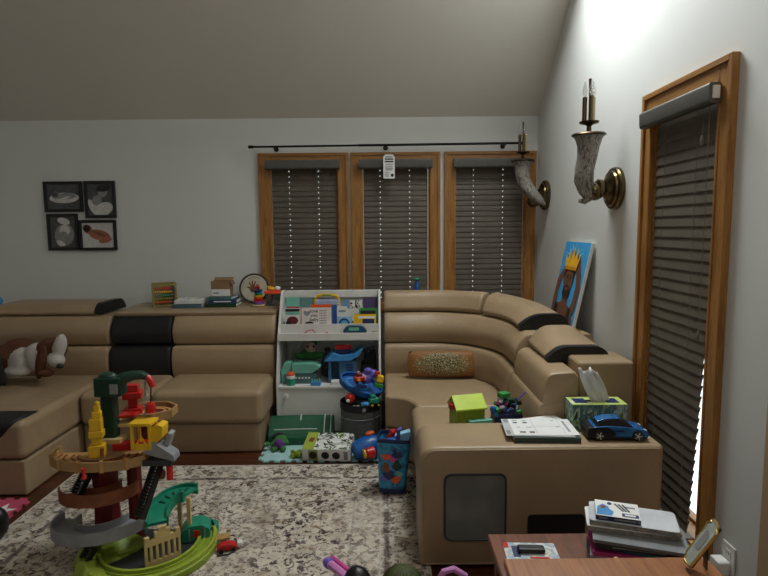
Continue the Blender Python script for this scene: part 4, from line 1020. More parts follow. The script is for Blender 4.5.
# black ladder-like inclined tracks
def incline(a, b, w, name='inclined_track'):
    a, b = Vector(a), Vector(b); d = (b-a).normalized(); sd = Vector((d.y, -d.x, 0)).normalized() if abs(d.x)+abs(d.y) > .02 else Vector((1, 0, 0))
    c = MB(); n = d.cross(sd)
    R = lambda p, u, v: p+sd*u+n*v
    for s_ in (-1, 1): c.rings([[R(p, s_*w/2-.006, -.01), R(p, s_*w/2+.006, -.01), R(p, s_*w/2+.006, .014), R(p, s_*w/2-.006, .014)] for p in (a, b)])
    L = (b-a).length; m = int(L/.014)
    for k in range(m):
        p = a+d*(L*k/m); c.rings([[R(p+d*e, -w/2+.006, -.006), R(p+d*e, w/2-.006, -.006), R(p+d*e, w/2-.006, .002), R(p+d*e, -w/2+.006, .002)] for e in (0, .007)])
    return c.build(name, 'black', t)
incline(q(158, 462, 2.42), q(139, 518, 2.33), .045)
incline(q(90, 466, 2.40), q(76, 494, 2.34), .05)
incline(q(92, 546, 2.33), q(84, 560, 2.30), .05)
# upper deck with its rim
dz = q(105, 455).z
dcx = q(103, 457).x; dcy = D0-.02
pts = arc(dcx+.01, dcy, .22, 160, 395, 34, .125)
dk_ = MB().prism(pts, dz-.012, dz+.002).build('upper_deck', 'tantrack', t)
MB().band(pts, .011, dz-.016, dz+.026).build('deck_rim', 'rim', dk_)
for k in range(2, 34, 4):
    p = pts[k]; MB().box((p[0], p[1], dz+.006), (.016, .016, .052), math.atan2(p[1]-dcy, p[0]-dcx)).build('rim_post', 'tantrack', dk_)
c = MB()
for r_ in (.10, .125, .16, .185): c.band(arc(dcx, dcy, r_, 170, 380, 26, r_*.55), .005, dz+.0022, dz+.007)
c.build('deck_rails', 'brick', dk_)
o = MB().tube([q(52, 460, 2.4), q(53, 452, 2.4), q(57, 448, 2.4), q(61, 447.5, 2.4)], .008, 8).build('deck_hook', 'cream', dk_)
# rear deck, further right and higher
rz = q(150, 412, 2.62).z; rx = q(150, 412, 2.62).x; ry_ = 2.62
oct_ = [(rx+.125*math.cos(math.radians(22.5+45*k)), ry_+.105*math.sin(math.radians(22.5+45*k))) for k in range(8)]
rd = MB().prism(oct_, rz-.012, rz).build('rear_deck', 'maroon', t)
c = MB()
for k in range(8): c.band([oct_[k], oct_[(k+1) % 8]], .009, rz-.014, rz+.022)
c.build('deck_rim', 'rim', rd)
c = MB()
for r_ in (.05, .075): c.band(arc(rx+.02, ry_, r_, 0, 360, 24, r_*.8), .014, rz+.0005, rz+.006)
c.build('deck_rails', 'tantrack', rd)
MB().lathe([(.03, q(134, 446, 2.55).z), (.03, rz-.013)], (rx-.03, ry_-.02, 0), seg=8).build('deck_post', 'dred', t, sharp=20)
c = MB(); a = q(118, 424, 2.5); b = q(140, 424, 2.5); c.box(((a.x+b.x)/2, 2.51, a.z+.005), (b.x-a.x+.03, .10, .014)); c.build('middle_deck', 'cream', t, bevel=.003)
c = MB(); a = q(118, 419, 2.5); c.box(((q(128, 419, 2.5)).x, 2.50, a.z+.02), (.09, .06, .012), 0, 0, -.1); c.build('red_gangway', 'red', t, bevel=.002)
# lower red dock pieces on the deck
a = q(130, 446, 2.43); c = MB(); c.box((a.x, 2.44, a.z+.0), (.15, .05, .035), .1); c.build('dock_wall', 'red', t, bevel=.006)
a = q(113, 440, 2.44); MB().box((a.x, 2.45, a.z-.0), (.085, .07, .022)).build('crane_footing', 'cream', t, bevel=.003)
# dark green crane
base, hd = q(112, 440, 2.46), q(111, 386, 2.46)
cr = MB().box((base.x, 2.46, (base.z+hd.z)/2), (.062, .05, hd.z-base.z)).build('crane_tower', 'dgreen', t, bevel=.008)
h0 = q(110, 386, 2.44); o = MB().box((h0.x, 2.445, h0.z), (.118, .075, .085)).build('crane_head', 'dgreen', t, bevel=.006)
MB().box((h0.x+.032, 2.405, h0.z-.005), (.035, .004, .045)).build('grey_plate', 'grey', o, bevel=.001)
MB().ell((h0.x-.01, 2.445, h0.z+.045), (.04, .03, .018)).build('crane_cap', 'dgreen', o)
c = MB(); P = [q(117, 383, 2.44), q(124, 378, 2.44), q(133, 375.5, 2.45), q(142, 375, 2.46), q(147, 377, 2.46)]
c.tube(P, [.028, .026, .022, .02, .016], 10); c.build('crane_arm', 'dgreen', t)
c = MB(); P = [q(147, 376, 2.46), q(150, 380, 2.46), q(153, 387, 2.46)]; c.tube(P, [.012, .016, .014], 8); c.build('jib_tip', 'red', t)
def chain(a, b, name, par):
    c = MB(); n = int((a-b).length/.011)
    for k in range(n): c.ell(a.lerp(b, (k+.5)/n), (.006 if k % 2 else .0035, .0035 if k % 2 else .006, .0085), 8)
    return c.build(name, 'grey', par)
chain(q(145, 380, 2.45), q(145.5, 420, 2.45), 'chain', t); MB().cyl(q(151, 386, 2.46), q(150.5, 403, 2.46), .0035).build('cable', 'dgrey', t)
a = q(150.5, 408, 2.46); MB().lathe([(.02, -.02), (.022, .0), (.018, .022), (.008, .026)], a).build('red_bucket', 'red', t)
# yellow signal tower with stacked boxes
def stack(name, m, d, rows):
    c = MB()
    for (px, y0, y1, wpx) in rows:
        a, b = q(px, y1, d), q(px, y0, d); w = wpx*d/560*1.02; c.box((a.x, d, (a.z+b.z)/2), (w, w*.8, b.z-a.z+.001), .25)
    return c.build(name, m, t, bevel=.006)
yt = stack('yellow_hoist_tower', 'yellow', 2.36, [(98, 444, 456, 15), (97.5, 437, 444, 10), (97, 430, 437, 14), (96.5, 418, 430, 12), (97, 411, 418, 9), (97, 405, 411, 6)])
MB().ell(q(97, 403.5, 2.36), .011, 10).build('finial', 'yellow', yt)
MB().cyl(q(102, 448, 2.33), q(102, 456, 2.33), .008).build('valve', 'brick', yt)
stack('red_hoist_tower', 'red', 2.60, [(134, 407, 415, 17), (133.5, 398, 407, 9), (133, 391, 398, 18), (133, 384, 391, 11)])
# yellow cabin bridge
a, b = q(134, 448, 2.40), q(153, 421, 2.40); w = b.x-a.x; h = b.z-a.z; x0 = a.x
yc = MB(); 
for sx in (0, 1):
    for sy in (-.035, .035): yc.bb(x0+sx*(w-.014), x0+sx*(w-.014)+.014, 2.41+sy-.007, 2.41+sy+.007, a.z, b.z-.014)
yc.bb(x0-.004, x0+w+.004, 2.365, 2.455, b.z-.014, b.z); yc.bb(x0+.014, x0+w-.014, 2.369, 2.376, a.z, a.z+.03)
cb = yc.build('yellow_cabin', 'yellow', t, bevel=.003)
MB().tube([(x0+.02, 2.372, a.z+.02), (x0+w*.5, 2.372, a.z+h*.5), (x0+w-.02, 2.372, a.z+.02)], .005, 6).build('cross_brace', 'yellow', cb)
c = MB(); p0, p1 = q(153, 430, 2.41), q(166, 436, 2.41)
c.prism(roundpoly([(p0.x, a.z+.01), (p0.x+.05, a.z+.05), (p0.x+.055, b.z-.02), (p0.x+.03, b.z-.01), (p0.x, b.z-.03)], .006), -2.45, -2.38, Matrix.Rotation(PI/2, 4, 'X')); o = c.build('cabin_arm', 'yellow', t, bevel=.004)
# grey chute
c = MB(); a = q(160, 452, 2.40)
c.prism(roundpoly([(a.x-.065, a.z+.005), (a.x+.075, a.z-.035), (a.x+.07, a.z-.005), (a.x+.02, a.z+.03), (a.x-.02, a.z+.06)], .008), -2.44, -2.37, Matrix.Rotation(PI/2, 4, 'X')); c.build('grey_chute', 'grey', t, bevel=.005)
a = q(169, 440, 2.43); MB().box((a.x, 2.43, a.z), (.022, .05, .085), 0, 0, .35).build('chute_wing', mat('pale_grey_plastic', '#9b9da0', .4), t, bevel=.004)
a = q(160, 460, 2.41); MB().box((a.x, 2.41, a.z), (.13, .08, .028)).build('chute_base', 'dgrey', t, bevel=.005)
a, b = q(170, 479, 2.40), q(169.5, 465, 2.40); MB().cyl(a, b, .0145).build('red_barrel', 'red', t)
a = q(162, 474, 2.42); MB().ell(a, (.017, .015, .026), 12).build('brown_barrel', 'brick', t)
a = q(82, 456, 2.26); c = MB(); c.lathe([(.004, 0), (.011, .006), (.006, .02), (.008, .05)], (a.x, 2.262, dz-.03)); c.build('red_signal', 'red', t)
# teal arched viaduct on the right
bx, by = q(176, 512, 2.5).x, 2.46
n = 16; za = q(172, 496, 2.5).z
VP = lambda o_: [(bx+(.085+o_)*math.cos(math.radians(65+150*k/n))+.02, by+(.10+o_)*math.sin(math.radians(65+150*k/n))) for k in range(n+1)]
zf = lambda u: za-.075*u*u
o = MB().band(VP(0), .082, -.014, .0, zf).build('teal_viaduct', 'teal', t)
for s_ in (-1, 1): MB().band(VP(s_*.045), .009, -.036, .016, zf).build('parapet', 'teal', o)
c = MB()
for k in range(2, 12, 2): c.box((*VP(0)[k], za-.075*(k/n)**2+.002), (.034, .009, .003), math.radians(65+150*k/n))
c.build('sleepers', 'dgreen', o)
for x_, y_, zt in ((q(188, 505, 2.52).x, 2.53, za-.02), (q(178, 505, 2.56).x, 2.58, za-.02)): MB().box((x_, y_, (zt+RG)/2), (.018, .018, zt-RG-.004)).build('viaduct_leg', 'cream', t, bevel=.002)
# station front with window openings
a, b = q(145, 555, 2.30), q(180, 541, 2.40); u = Vector((b.x-a.x, .10, 0)); L = u.length; ang = math.atan2(u.y, u.x)
c = MB().at((a.x, 2.30, RG+.021), ang); H_ = .125; nwin = 6; ww = L/nwin
for k in range(nwin+1): c.box((k*ww-(0 if 0 < k < nwin else (-.004 if k == 0 else .004)), 0, H_*.5), (.012, .014, H_))
c.bb(0, L, -.007, .007, 0, .025); c.bb(0, L, -.008, .008, H_-.03, H_); c.bb(L*.28, L*.72, -.008, .008, H_, H_+.03); c.bb(L*.38, L*.62, -.008, .008, H_+.03, H_+.045); c.bb(0, .02, -.009, .009, H_, H_+.015); c.bb(L-.02, L, -.009, .009, H_, H_+.015)
c.build('station_front', 'cream', t, bevel=.0015)
# teal engine shed and its little signal
a = at_z(196, 538, RG+.02); c = MB().at((a.x, 2.56, RG+.0205), .25)
c.prism(roundpoly([(-.065, 0), (.065, 0), (.065, .055), (.03, .08), (-.03, .08), (-.065, .055)], .01), -.05, .05, Matrix.Rotation(PI/2, 4, 'X')); sh = c.build('engine_shed', 'teal', t, bevel=.004)
c = MB().at((a.x, 2.56, RG+.0205), .25); c.box((.005, -.0525, .04), (.03, .004, .035)); c.build('red_door', 'red', sh)
c = MB().at((a.x, 2.56, RG+.0205), .25)
for x_ in (-.03, .04): c.box((x_, -.0525, .036), (.006, .005, .06))
c.build('posts', 'grey', sh)
a = at_z(211, 532, RG); MB().prism(arc(a.x, 2.63, .04, 0, 360, 16)[:-1], RG, RG+.05).build('round_buffer', 'teal', t, bevel=.005)
a = at_z(207, 528, RG); MB().ell((a.x, 2.61, RG+.075), (.012, .012, .022), 10).build('red_lamp', 'red', t)
# pale plank ramp and a toy car lying on the rug
a, b = at_z(201, 541, RG), at_z(228, 533, RG)
c = MB(); c.box(((a.x+b.x)/2+.03, 2.525, RG+.030), (.125, .05, .009), .18, 0, -.10); solo(c, 'toy_plank', 'plainwood', 'small pale wooden plank at the edge of the train playset', 'toy plank', bevel=.002)
a = at_z(218, 549, RG); t = thing('toy_car', 'small dark red and white toy car upside down on the rug', 'toy car', (a.x+.045, 2.475, RG), .35)
MB().prism(roundpoly([(-.045, .008), (.045, .008), (.045, .022), (.02, .036), (-.025, .036), (-.045, .022)], .006), -.02, .02, TX).build('body', 'red', t, bevel=.004, local=True)
MB().box((.058, 0, .022), (.024, .03, .022)).build('white_bumper', 'whitep', t, bevel=.005, local=True)
for x_ in (-.028, .028):
    for s_ in (-1, 1): MB().cyl((x_, s_*.021, .01), (x_, s_*.028, .01), .0098).build('wheel', 'black', t, local=True)
MB().tube([(.03, -.03, .004), (.0, -.045, .004), (-.05, -.04, .004)], .004, 6).build('axle_rod', 'ink', t, local=True)
# ------------------------------------------------------------------ painting leaning on the wall behind the sofa
zx = Vector((.112, 0, .54)).normalized(); xx = Vector((0, -1, 0)); yx = zx.cross(xx)
Rm = Matrix((xx, yx, zx)).transposed()
t = thing('canvas_painting', 'painting of a bearded man wearing a gold crown on blue, leaning on wall', 'painting', (1.152, 3.635, .864)); t.rotation_euler = Rm.to_euler()
w, h = .47, .545
MB().bb(-w/2, w/2, 0, .02, 0, h).build('canvas', 'white', t, local=True, bevel=.002)
LY = [0]
def pt(name, m, pts):
    LY[0] += 1; T = Matrix.Translation((-w/2, -.0004*LY[0], 0)) @ Matrix.Rotation(PI/2, 4, 'X')
    return MB().prism([(u*w, v*h) for u, v in pts], 0, .0004, T).build(name, m, t, local=True)
def el(cx_, cy_, rx_, ry_, n=20): return arc(cx_, cy_, rx_, 0, 360, n, ry_)[:-1]
pt('blue_background', 'canvasblue', [(.0, .0), (.99, 0), (.99, 1), (0, 1)])
for k in range(7):
    a_ = math.radians(25+k*22); ca, sa = math.cos(a_), math.sin(a_)
    pt('pale_ray', mat('pale_blue_paint', '#8ed0ee', .6), [(.47+.20*ca-.012*sa, .80+.10*sa+.012*ca), (.47+.38*ca, .80+.19*sa), (.47+.20*ca+.012*sa, .80+.10*sa-.012*ca)])
pt('torso', 'skin', [(.03, 0), (.98, 0), (.90, .12), (.80, .20), (.60, .26), (.60, .33), (.36, .33), (.36, .26), (.14, .22), (.06, .12)])
pt('left_arm', 'skin', [(.03, .06), (.0, .3), (.02, .52), (.16, .66), (.33, .86), (.38, .82), (.30, .68), (.18, .50), (.14, .36), (.22, .16)])
pt('right_arm', 'skin', [(.80, .05), (.94, .22), (.97, .46), (.90, .62), (.74, .84), (.66, .80), (.72, .64), (.80, .48), (.80, .32), (.70, .14)])
pt('left_strap', 'ink', [(.10, 0), (.26, 0), (.28, .20), (.14, .24)]); pt('right_strap', 'ink', [(.66, 0), (.84, 0), (.80, .22), (.70, .22)])
pt('hair', 'skind', el(.47, .58, .20, .17))
pt('face', 'skin', el(.48, .515, .17, .18))
pt('beard', 'skind', el(.48, .39, .145, .085)); pt('mouth_area', 'skin', el(.48, .435, .055, .03)); pt('mouth', mat('lip_paint', '#8a4a40', .6), el(.48, .432, .04, .011))
pt('moustache', 'skind', el(.48, .465, .06, .012)); pt('nose', mat('nose_paint', '#5a3826', .6), el(.48, .51, .022, .04))
for x_ in (.42, .54): pt('eye', 'skind', el(x_, .57, .03, .010)); pt('eyebrow', 'skind', el(x_, .60, .04, .007))
pt('crown', 'gold', [(.26, .66), (.70, .66), (.78, .86), (.68, .78), (.64, .92), (.56, .79), (.49, .95), (.42, .79), (.34, .91), (.31, .78), (.20, .84)])
pt('crown_band', mat('deep_gold_paint', '#c98a1c', .5), [(.26, .66), (.70, .66), (.71, .70), (.25, .70)])

# ------------------------------------------------------------------ on the armrest
AT = .5555
xa, xb = at_z(502, 412, AT+.02), at_z(578, 433, AT+.02)
t = book_flat('dark green hardback lying under the papers on the armrest', (.715, 2.475, AT), .29, .215, .024, -.04, mat('dark_slate_cover', '#3a4a45', .5), group=None)
def sheet(label, c, w, h, rz, curl, prints, m='paper'):
    t = thing('paper_sheet', label, 'paper', c, rz); n = 10; s = MB()
    def zf(u, v): return curl*(max(0, u-.55)**2*1.6+max(0, v-.6)**2*.8)
    for e in (0, .0008):
        g = [[s.v((-w/2+w*i/n, -h/2+h*j/n, zf(i/n, j/n)+e)) for j in range(n+1)] for i in range(n+1)]
        for i in range(n):
            for j in range(n): s.f([g[i][j], g[i+1][j], g[i+1][j+1], g[i][j+1]])
        if e == 0: g0 = g
    for k in range(n):
        for a_, b_, c_, d_ in ((g0[k][0], g0[k+1][0], g[k+1][0], g[k][0]), (g0[k][n], g0[k+1][n], g[k+1][n], g[k][n]), (g0[0][k], g0[0][k+1], g[0][k+1], g[0][k]), (g0[n][k], g0[n][k+1], g[n][k+1], g[n][k])): s.f([a_, b_, c_, d_])
    o = s.build('sheet', m, t, local=True)
    for nm, mm, bars in prints:
        c_ = MB()
        for u0, u1, v0, v1 in bars:
            zz = zf((u0+u1)/2, (v0+v1)/2)+.0012; c_.bb(-w/2+w*u0, -w/2+w*u1, -h/2+h*v0, -h/2+h*v1, zz, zz+.0003)
        c_.build(nm, mm, o, local=True)
    return t
z0 = AT+.0245
sheet('loose white sheet sticking out behind the printed planner page', (  .735, 2.565, z0-.0005), .24, .15, .30, .0, [])
sheet('grey edged printed page under the top planner page', (.695, 2.49, z0+.0015), .30, .215, -.09, .0, [('dark_heading', 'greyink', [(.03, .13, .80, .96), (.02, .08, .08, .30)])], mat('pale_grey_paper', '#b9bbbc', .7))
sheet('top planner page printed with dates and a vertical heading on armrest', (.722, 2.495, z0+.003), .285, .205, -.05, .004,
      [('date_numbers', 'ink', [(.06, .13, .72, .79), (.22, .29, .72, .79), (.10, .19, .12, .20), (.25, .33, .12, .20)]),
       ('small_words', 'greyink', [(.06, .14, .88, .91), (.22, .29, .88, .91), (.09, .14, .45, .48), (.24, .33, .45, .48), (.70, .74, .88, .91), (.72, .77, .48, .51)]),
       ('ruled_lines', 'greyink', [(.365, .369, .06, .97), (.37, .80, .53, .535), (.80, .803, .06, .97)]),
       ('vertical_heading', 'greyink', [(.86, .90, .20+.085*k, .26+.085*k) for k in range(8)])])
# tissue box
t = thing('tissue_box', 'leaf patterned tissue box with tissue pulled up on armrest', 'tissue box', (1.0, 2.585, AT), -.02)
w, d, h = .252, .118, .118
c = MB(); c.bb(-w/2, w/2, -d/2, -d/2+.003, 0, h); c.bb(-w/2, w/2, d/2-.003, d/2, 0, h); c.bb(-w/2, -w/2+.003, -d/2+.003, d/2-.003, 0, h); c.bb(w/2-.003, w/2, -d/2+.003, d/2-.003, 0, h); c.bb(-w/2+.003, w/2-.003, -d/2+.003, d/2-.003, 0, .003)
bx_ = c.build('carton', 'tissuebox', t, local=True)
c = MB(); sl = .03
c.bb(-w/2, w/2, -d/2, -sl/2, h+.0002, h+.003); c.bb(-w/2, w/2, sl/2, d/2, h+.0002, h+.003); c.bb(-w/2, -.08, -sl/2, sl/2, h+.0002, h+.003); c.bb(.08, w/2, -sl/2, sl/2, h+.0002, h+.003)
c.build('top_panel', speckle('lime_leaf_top', ['#d8e2a0', '#b9cf6a', '#e6ead0', '#7fae7c'], 12, .5, 'LINEAR'), t, local=True)
for x_ in (-.078, .07): MB().box((x_, -.0, h+.0036), (.058, .07, .0006)).build('dark_print', 'navy', t, local=True)
c = MB(); R = []
for k in range(9):
    v_ = k/8; cxk = .03-.075*v_; wk = .042-.0*v_+.008*math.sin(3*v_)
    R.append([(cxk+wk*(2*i/12-1), .010*math.sin(i*1.25+k*.4)*(.5+v_*.8)+.004*math.sin(i*2.9), h-.02+.175*v_+.012*math.sin(i*.9+1)*v_*v_) for i in range(13)])
A = [[c.v(p) for p in r] for r in R]
for a_, b_ in zip(A, A[1:]):
    for i in range(12): c.f([a_[i], a_[i+1], b_[i+1], b_[i]])
o = c.build('tissue', 'tissue', t, local=True, sharp=80); o.modifiers.new('s', 'SOLIDIFY').thickness = .0012
# model car
t = thing('toy_sports_car', 'large blue and black toy sports car at the armrest corner', 'toy car', (1.03, 2.435, AT), -.06)
Rx = Matrix.Rotation(PI/2, 4, 'X'); L = .265
body = roundpoly([(-.132, .014), (.128, .014), (.133, .036), (.115, .052), (.06, .060), (.02, .064), (-.05, .066), (-.10, .064), (-.130, .054)], .010, 3)
MB().prism(body, -.052, .052, Rx).build('body', mat('metallic_blue_paint', '#1f74bd', .25, .3, coat=.8), t, bevel=.008, seg=3, local=True)
c = MB(); lo = [(-.095, .064), (.055, .061)]; P4 = [(-.10, .062), (.070, .060), (.022, .088), (-.022, .094), (-.062, .086)]
R = []
for s_, k in ((-.046, 1), (-.034, 0), (.034, 0), (.046, 1)): pass
c.rings([[(x_, s_*(.047 if z_ < .07 else .036), z_) for x_, z_ in roundpoly(P4, .012, 3)] for s_ in (-1, 1)])
cab = c.build('cabin_glass', 'black', t, local=True)
c = MB(); c.rings([[(x_, y_, z_) for x_, z_ in ((-.085, .079), (-.045, .0915), (.012, .094), (.012, .0975), (-.048, .0955), (-.088, .083))] for y_ in (-.03, .03)]); c.build('roof_panel', M['metallic_blue_paint'] if 'metallic_blue_paint' in M else _mats['metallic_blue_paint'], t, bevel=.003, local=True)
c = MB(); c.prism(roundpoly([(-.134, .014), (-.03, .014), (-.005, .030), (-.03, .055), (-.06, .065), (-.132, .060)], .008), -.0535, .0535, Rx); c.build('rear_panel', 'black', t, bevel=.004, local=True)
MB().bb(-.10, .12, -.0545, .0545, .012, .02).build('side_skirt', 'black', t, local=True)
MB().box((.133, 0, .034), (.008, .05, .018)).build('front_grille', 'black', t, bevel=.003, local=True)
for x_ in (-.082, .084):
    for s_ in (-1, 1):
        wl = MB().lathe([(.018, 0), (.0245, .003), (.0245, .016), (.018, .019)], (x_, s_*.037, .0247), (0, s_, 0), 22).build('wheel', 'black', t, local=True)
        c = MB(); c.lathe([(.0175, .0195), (.0175, .0205)], (x_, s_*.037, .0247), (0, s_, 0), 20)
        c.build('rim', 'dgrey', wl, local=True)
        c = MB()
        for k in range(5): a_ = k*2*PI/5; c.box((x_+.009*math.cos(a_), s_*.0583, .0247+.009*math.sin(a_)), (.016, .001, .003), 0, 0, -a_)
        c.build('spokes', 'whitep', wl, local=True)
for s_ in (-1, 1): MB().box((.118, s_*.036, .047), (.018, .012, .006), 0, 0, .3).build('headlamp', 'whitep', t, bevel=.002, local=True)
c = MB(); c.box((.0, -.0535, .045), (.05, .002, .006)); c.build('door_trim', 'navy', t, local=True)
# on the seat behind the arm
SZ = SEAT+.003
p = at_y(467, 420, 2.80)
t = thing('toy_barn', 'small lime green toy barn on the seat behind the armrest', 'toy house', (p.x, 2.81, SZ), .22)
w, d = .150, .115; hw, hr = .150, .196
c = MB(); c.rings([[(x_, y_, z_) for y_, z_ in ((-d/2, 0), (d/2, 0), (d/2, hw), (0, hr-.008), (-d/2, hw))] for x_ in (-w/2, w/2)]); c.build('walls', mat('olive_lime_plastic', '#86a021', .45), t, local=True)
c = MB()
for s_ in (-1, 1):
    c.rings([[(x_, s_*y_, z_) for y_, z_ in ((0, hr-.004), (d/2+.014, hw-.012), (d/2+.014, hw-.004), (0, hr+.006))] for x_ in (-w/2-.008, w/2+.008)])
rf = c.build('roof', mat('bright_lime_plastic', '#b4cf1f', .4), t, local=True)
c = MB()
for k in range(9): c.box((-w/2+.01+.016*k, -d/2-.001, hw*.45), (.003, .003, hw*.86))
c.build('board_grooves', 'limed', t, local=True)
MB().box((-w/2-.012, -.01, .15), (.022, .04, .03)).build('red_hatch', 'red', t, bevel=.004, local=True)
MB().bb(-.02, w/2+.03, -d/2-.035, -d/2-.003, .0, .09).build('green_step', 'teall', t, bevel=.003, local=True)
p = at_y(506, 420, 2.84)
t = thing('toy_vehicle', 'jumbled blue and green toy vehicle loaded with bricks behind papers', 'toy vehicle', (p.x, 2.83, SZ), .15)
MB().box((0, 0, .06), (.15, .085, .085)).build('chassis', 'navy', t, bevel=.01, local=True)
c = MB(); MBc = []
rv = random.Random(3); cols = ['navy', 'teal', 'whitep', 'blue', 'green', 'magenta', 'dgreen', 'sky', 'violet', 'black']
for k in range(34):
    a_ = rv.uniform(-.07, .07); b_ = rv.uniform(-.045, .04); z_ = .10+.10*rv.random()*(1-abs(a_)/.12)
    MB().box((a_, b_, z_), (rv.uniform(.016, .034), rv.uniform(.016, .03), rv.uniform(.012, .026)), rv.uniform(0, 3), rv.uniform(-.5, .5), rv.uniform(-.5, .5)).build('brick', cols[k % 10], t, bevel=.002, local=True)
MB().box((-.02, -.01, .195), (.055, .045, .028), .3).build('green_roof', 'green', t, bevel=.006, local=True)
for x_, s_ in ((-.06, -1), (.05, -1), (-.06, 1), (.05, 1)): MB().cyl((x_, s_*.038, .03), (x_, s_*.056, .03), .03).build('wheel', 'dgreen', t, local=True)
MB().ell((-.085, -.035, .13), (.018, .018, .018), 10).build('blue_knob', 'blue', t, local=True)
MB().cyl((.05, 0, .15), (.10, -.01, .205), .004).build('antenna', 'violet', t, local=True)

# ------------------------------------------------------------------ tables at lower right
def table(label, x0, x1, y0, y1, z, m, cat='table', leg=.035, name='side_table'):
    t = thing(name, label, cat, ((x0+x1)/2, (y0+y1)/2, 0))
    MB().bb(x0, x1, y0, y1, z-.024, z).build('table_top', m, t, bevel=.004)
    c = MB(); e = .03; c.bb(x0+e, x1-e, y0+e, y0+e+.018, z-.085, z-.0245); c.bb(x0+e, x1-e, y1-e-.018, y1-e, z-.085, z-.0245); c.bb(x0+e, x0+e+.018, y0+e+.0181, y1-e-.0181, z-.085, z-.0245); c.bb(x1-e-.018, x1-e, y0+e+.0181, y1-e-.0181, z-.085, z-.0245)
    c.build('apron', m, t)
    for x_ in (x0+.02, x1-.02-leg):
        for y_ in (y0+.02, y1-.02-leg): MB().bb(x_, x_+leg, y_, y_+leg, .001, z-.0855).build('leg', m, t, bevel=.003)
    return t
ZT, ZN = .48, .62
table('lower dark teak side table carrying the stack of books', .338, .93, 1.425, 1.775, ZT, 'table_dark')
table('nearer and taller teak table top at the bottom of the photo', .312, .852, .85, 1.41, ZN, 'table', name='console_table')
# stack of books
SG = 'books stacked on the teak table'
bx0, by0, rz0 = .745, 1.625, -.30
z = ZT+.0005
rows = [('teal covered book at the very bottom of the table stack', .25, .18, .018, .05, 'teal', None), ('black book with white spine labels low in the table stack', .27, .19, .022, .0, 'black', 'paper'),
        ('white paged workbook above the black book in the table stack', .26, .19, .010, -.06, mat('grey_white_cover', '#c4c6c8', .5), None), ('magenta book in the middle of the table stack', .25, .18, .014, .08, 'magenta', None),
        ('blue teal book sticking out to the right of the table stack', .27, .17, .014, -.12, mat('blue_teal_cover', '#2d6f8f', .5), None), ('dark printed book directly below the magazines', .26, .19, .014, .03, 'dgrey', 'greyink'),
        ('thin grey magazine under the thick white pair', .28, .20, .010, -.03, mat('grey_magazine_cover', '#7d8084', .4), None)]
for lb, w, d, h, rz, m, sp in rows:
    h *= .95; book_flat(lb, (bx0+.01+rnd.uniform(-.02, .03), by0-.028+rnd.uniform(-.012, .006), z), w*.92, d*.72, h, rz0+rz, m, spine=sp); z += h+.001
def magazine(label, c, w, d, h, rz, m):
    t = thing('magazine', label, 'magazine', c, rz); pr = roundpoly([(-w/2, 0), (w/2-.01, -.0), (w/2, h*.5), (w/2-.012, h), (-w/2, h)], [.001, .008, .01, .01, .001], 4)
    c_ = MB(); c_.rings([[(x_, y_, z_) for x_, z_ in pr] for y_ in (-d/2+.002, d/2-.002)]); c_.build('pages', mat('layered_page_edge', '#8f8c84', .7, var=.3, scale=90), t, local=True)
    MB().prism(roundpoly([(-w/2, -d/2), (w/2-.008, -d/2), (w/2-.008, d/2), (-w/2, d/2)], .014), h+.0002, h+.0016).build('cover', m, t, local=True); return t
magazine('thick white magazine below another in the table stack', (bx0+.0, by0+.008, z), .25, .125, .014, rz0+.02, 'paper'); z += .0165
magazine('thick white magazine lying second from the top of stack', (bx0+.012, by0+.004, z), .255, .125, .014, rz0-.03, mat('pale_blue_white_cover', '#c9ced4', .35)); z += .0165
t = book_flat('white book with navy spine and pencils pictured, topmost of stack', (bx0-.035, by0+.015, z), .125, .10, .014, rz0-.02, 'navy', group=None)
w, d, h = .125, .10, .014
o = MB().bb(-w/2, w/2, -d/2, d/2, h+.0002, h+.0012).build('printed_cover', 'paper', t, local=True)
def flatp(nm, m, pts, zz=.0014): return MB().prism([(-w/2+u*w, -d/2+v*d) for u, v in pts], h+zz, h+zz+.0006).build(nm, m, o, local=True)
flatp('blue_drawing', 'sky', [(.02, .05), (.36, .05), (.42, .3), (.33, .45), (.30, .62), (.18, .75), (.05, .55)]); flatp('orange_drawing', 'brick', el(.18, .55, .06, .10), .0021); flatp('navy_seal', 'navy', el(.34, .82, .055, .085))
for k in range(3): flatp('pencil', 'ink', [(.44+.09*k, .84), (.48+.09*k, .86), (.66+.07*k, .42), (.62+.07*k, .40)])
flatp('small_title', 'greyink', [(.68, .66), (.92, .66), (.92, .74), (.68, .74)]); flatp('navy_title_box', 'navy', [(.60, .08), (.97, .08), (.97, .28), (.60, .28)]); flatp('title_word', 'paper', [(.66, .13), (.90, .13), (.90, .22), (.66, .22)], .0021)
c = MB(); c.bb(-.055, -.03, -d/2-.001, -d/2-.0001, .005, .010); c.bb(-.01, .05, -d/2-.001, -d/2-.0001, .005, .010); c.bb(.054, .060, -d/2-.001, -d/2-.0001, .005, .010); c.build('spine_words', 'greyink', t, local=True)
solo(MB().box((.648, 1.49, ZT+.045), (.012, .012, .0885), .2), 'wooden_ruler', 'plainwood', 'pale wooden stick standing at the left end of book stack', 'stick', bevel=.002)
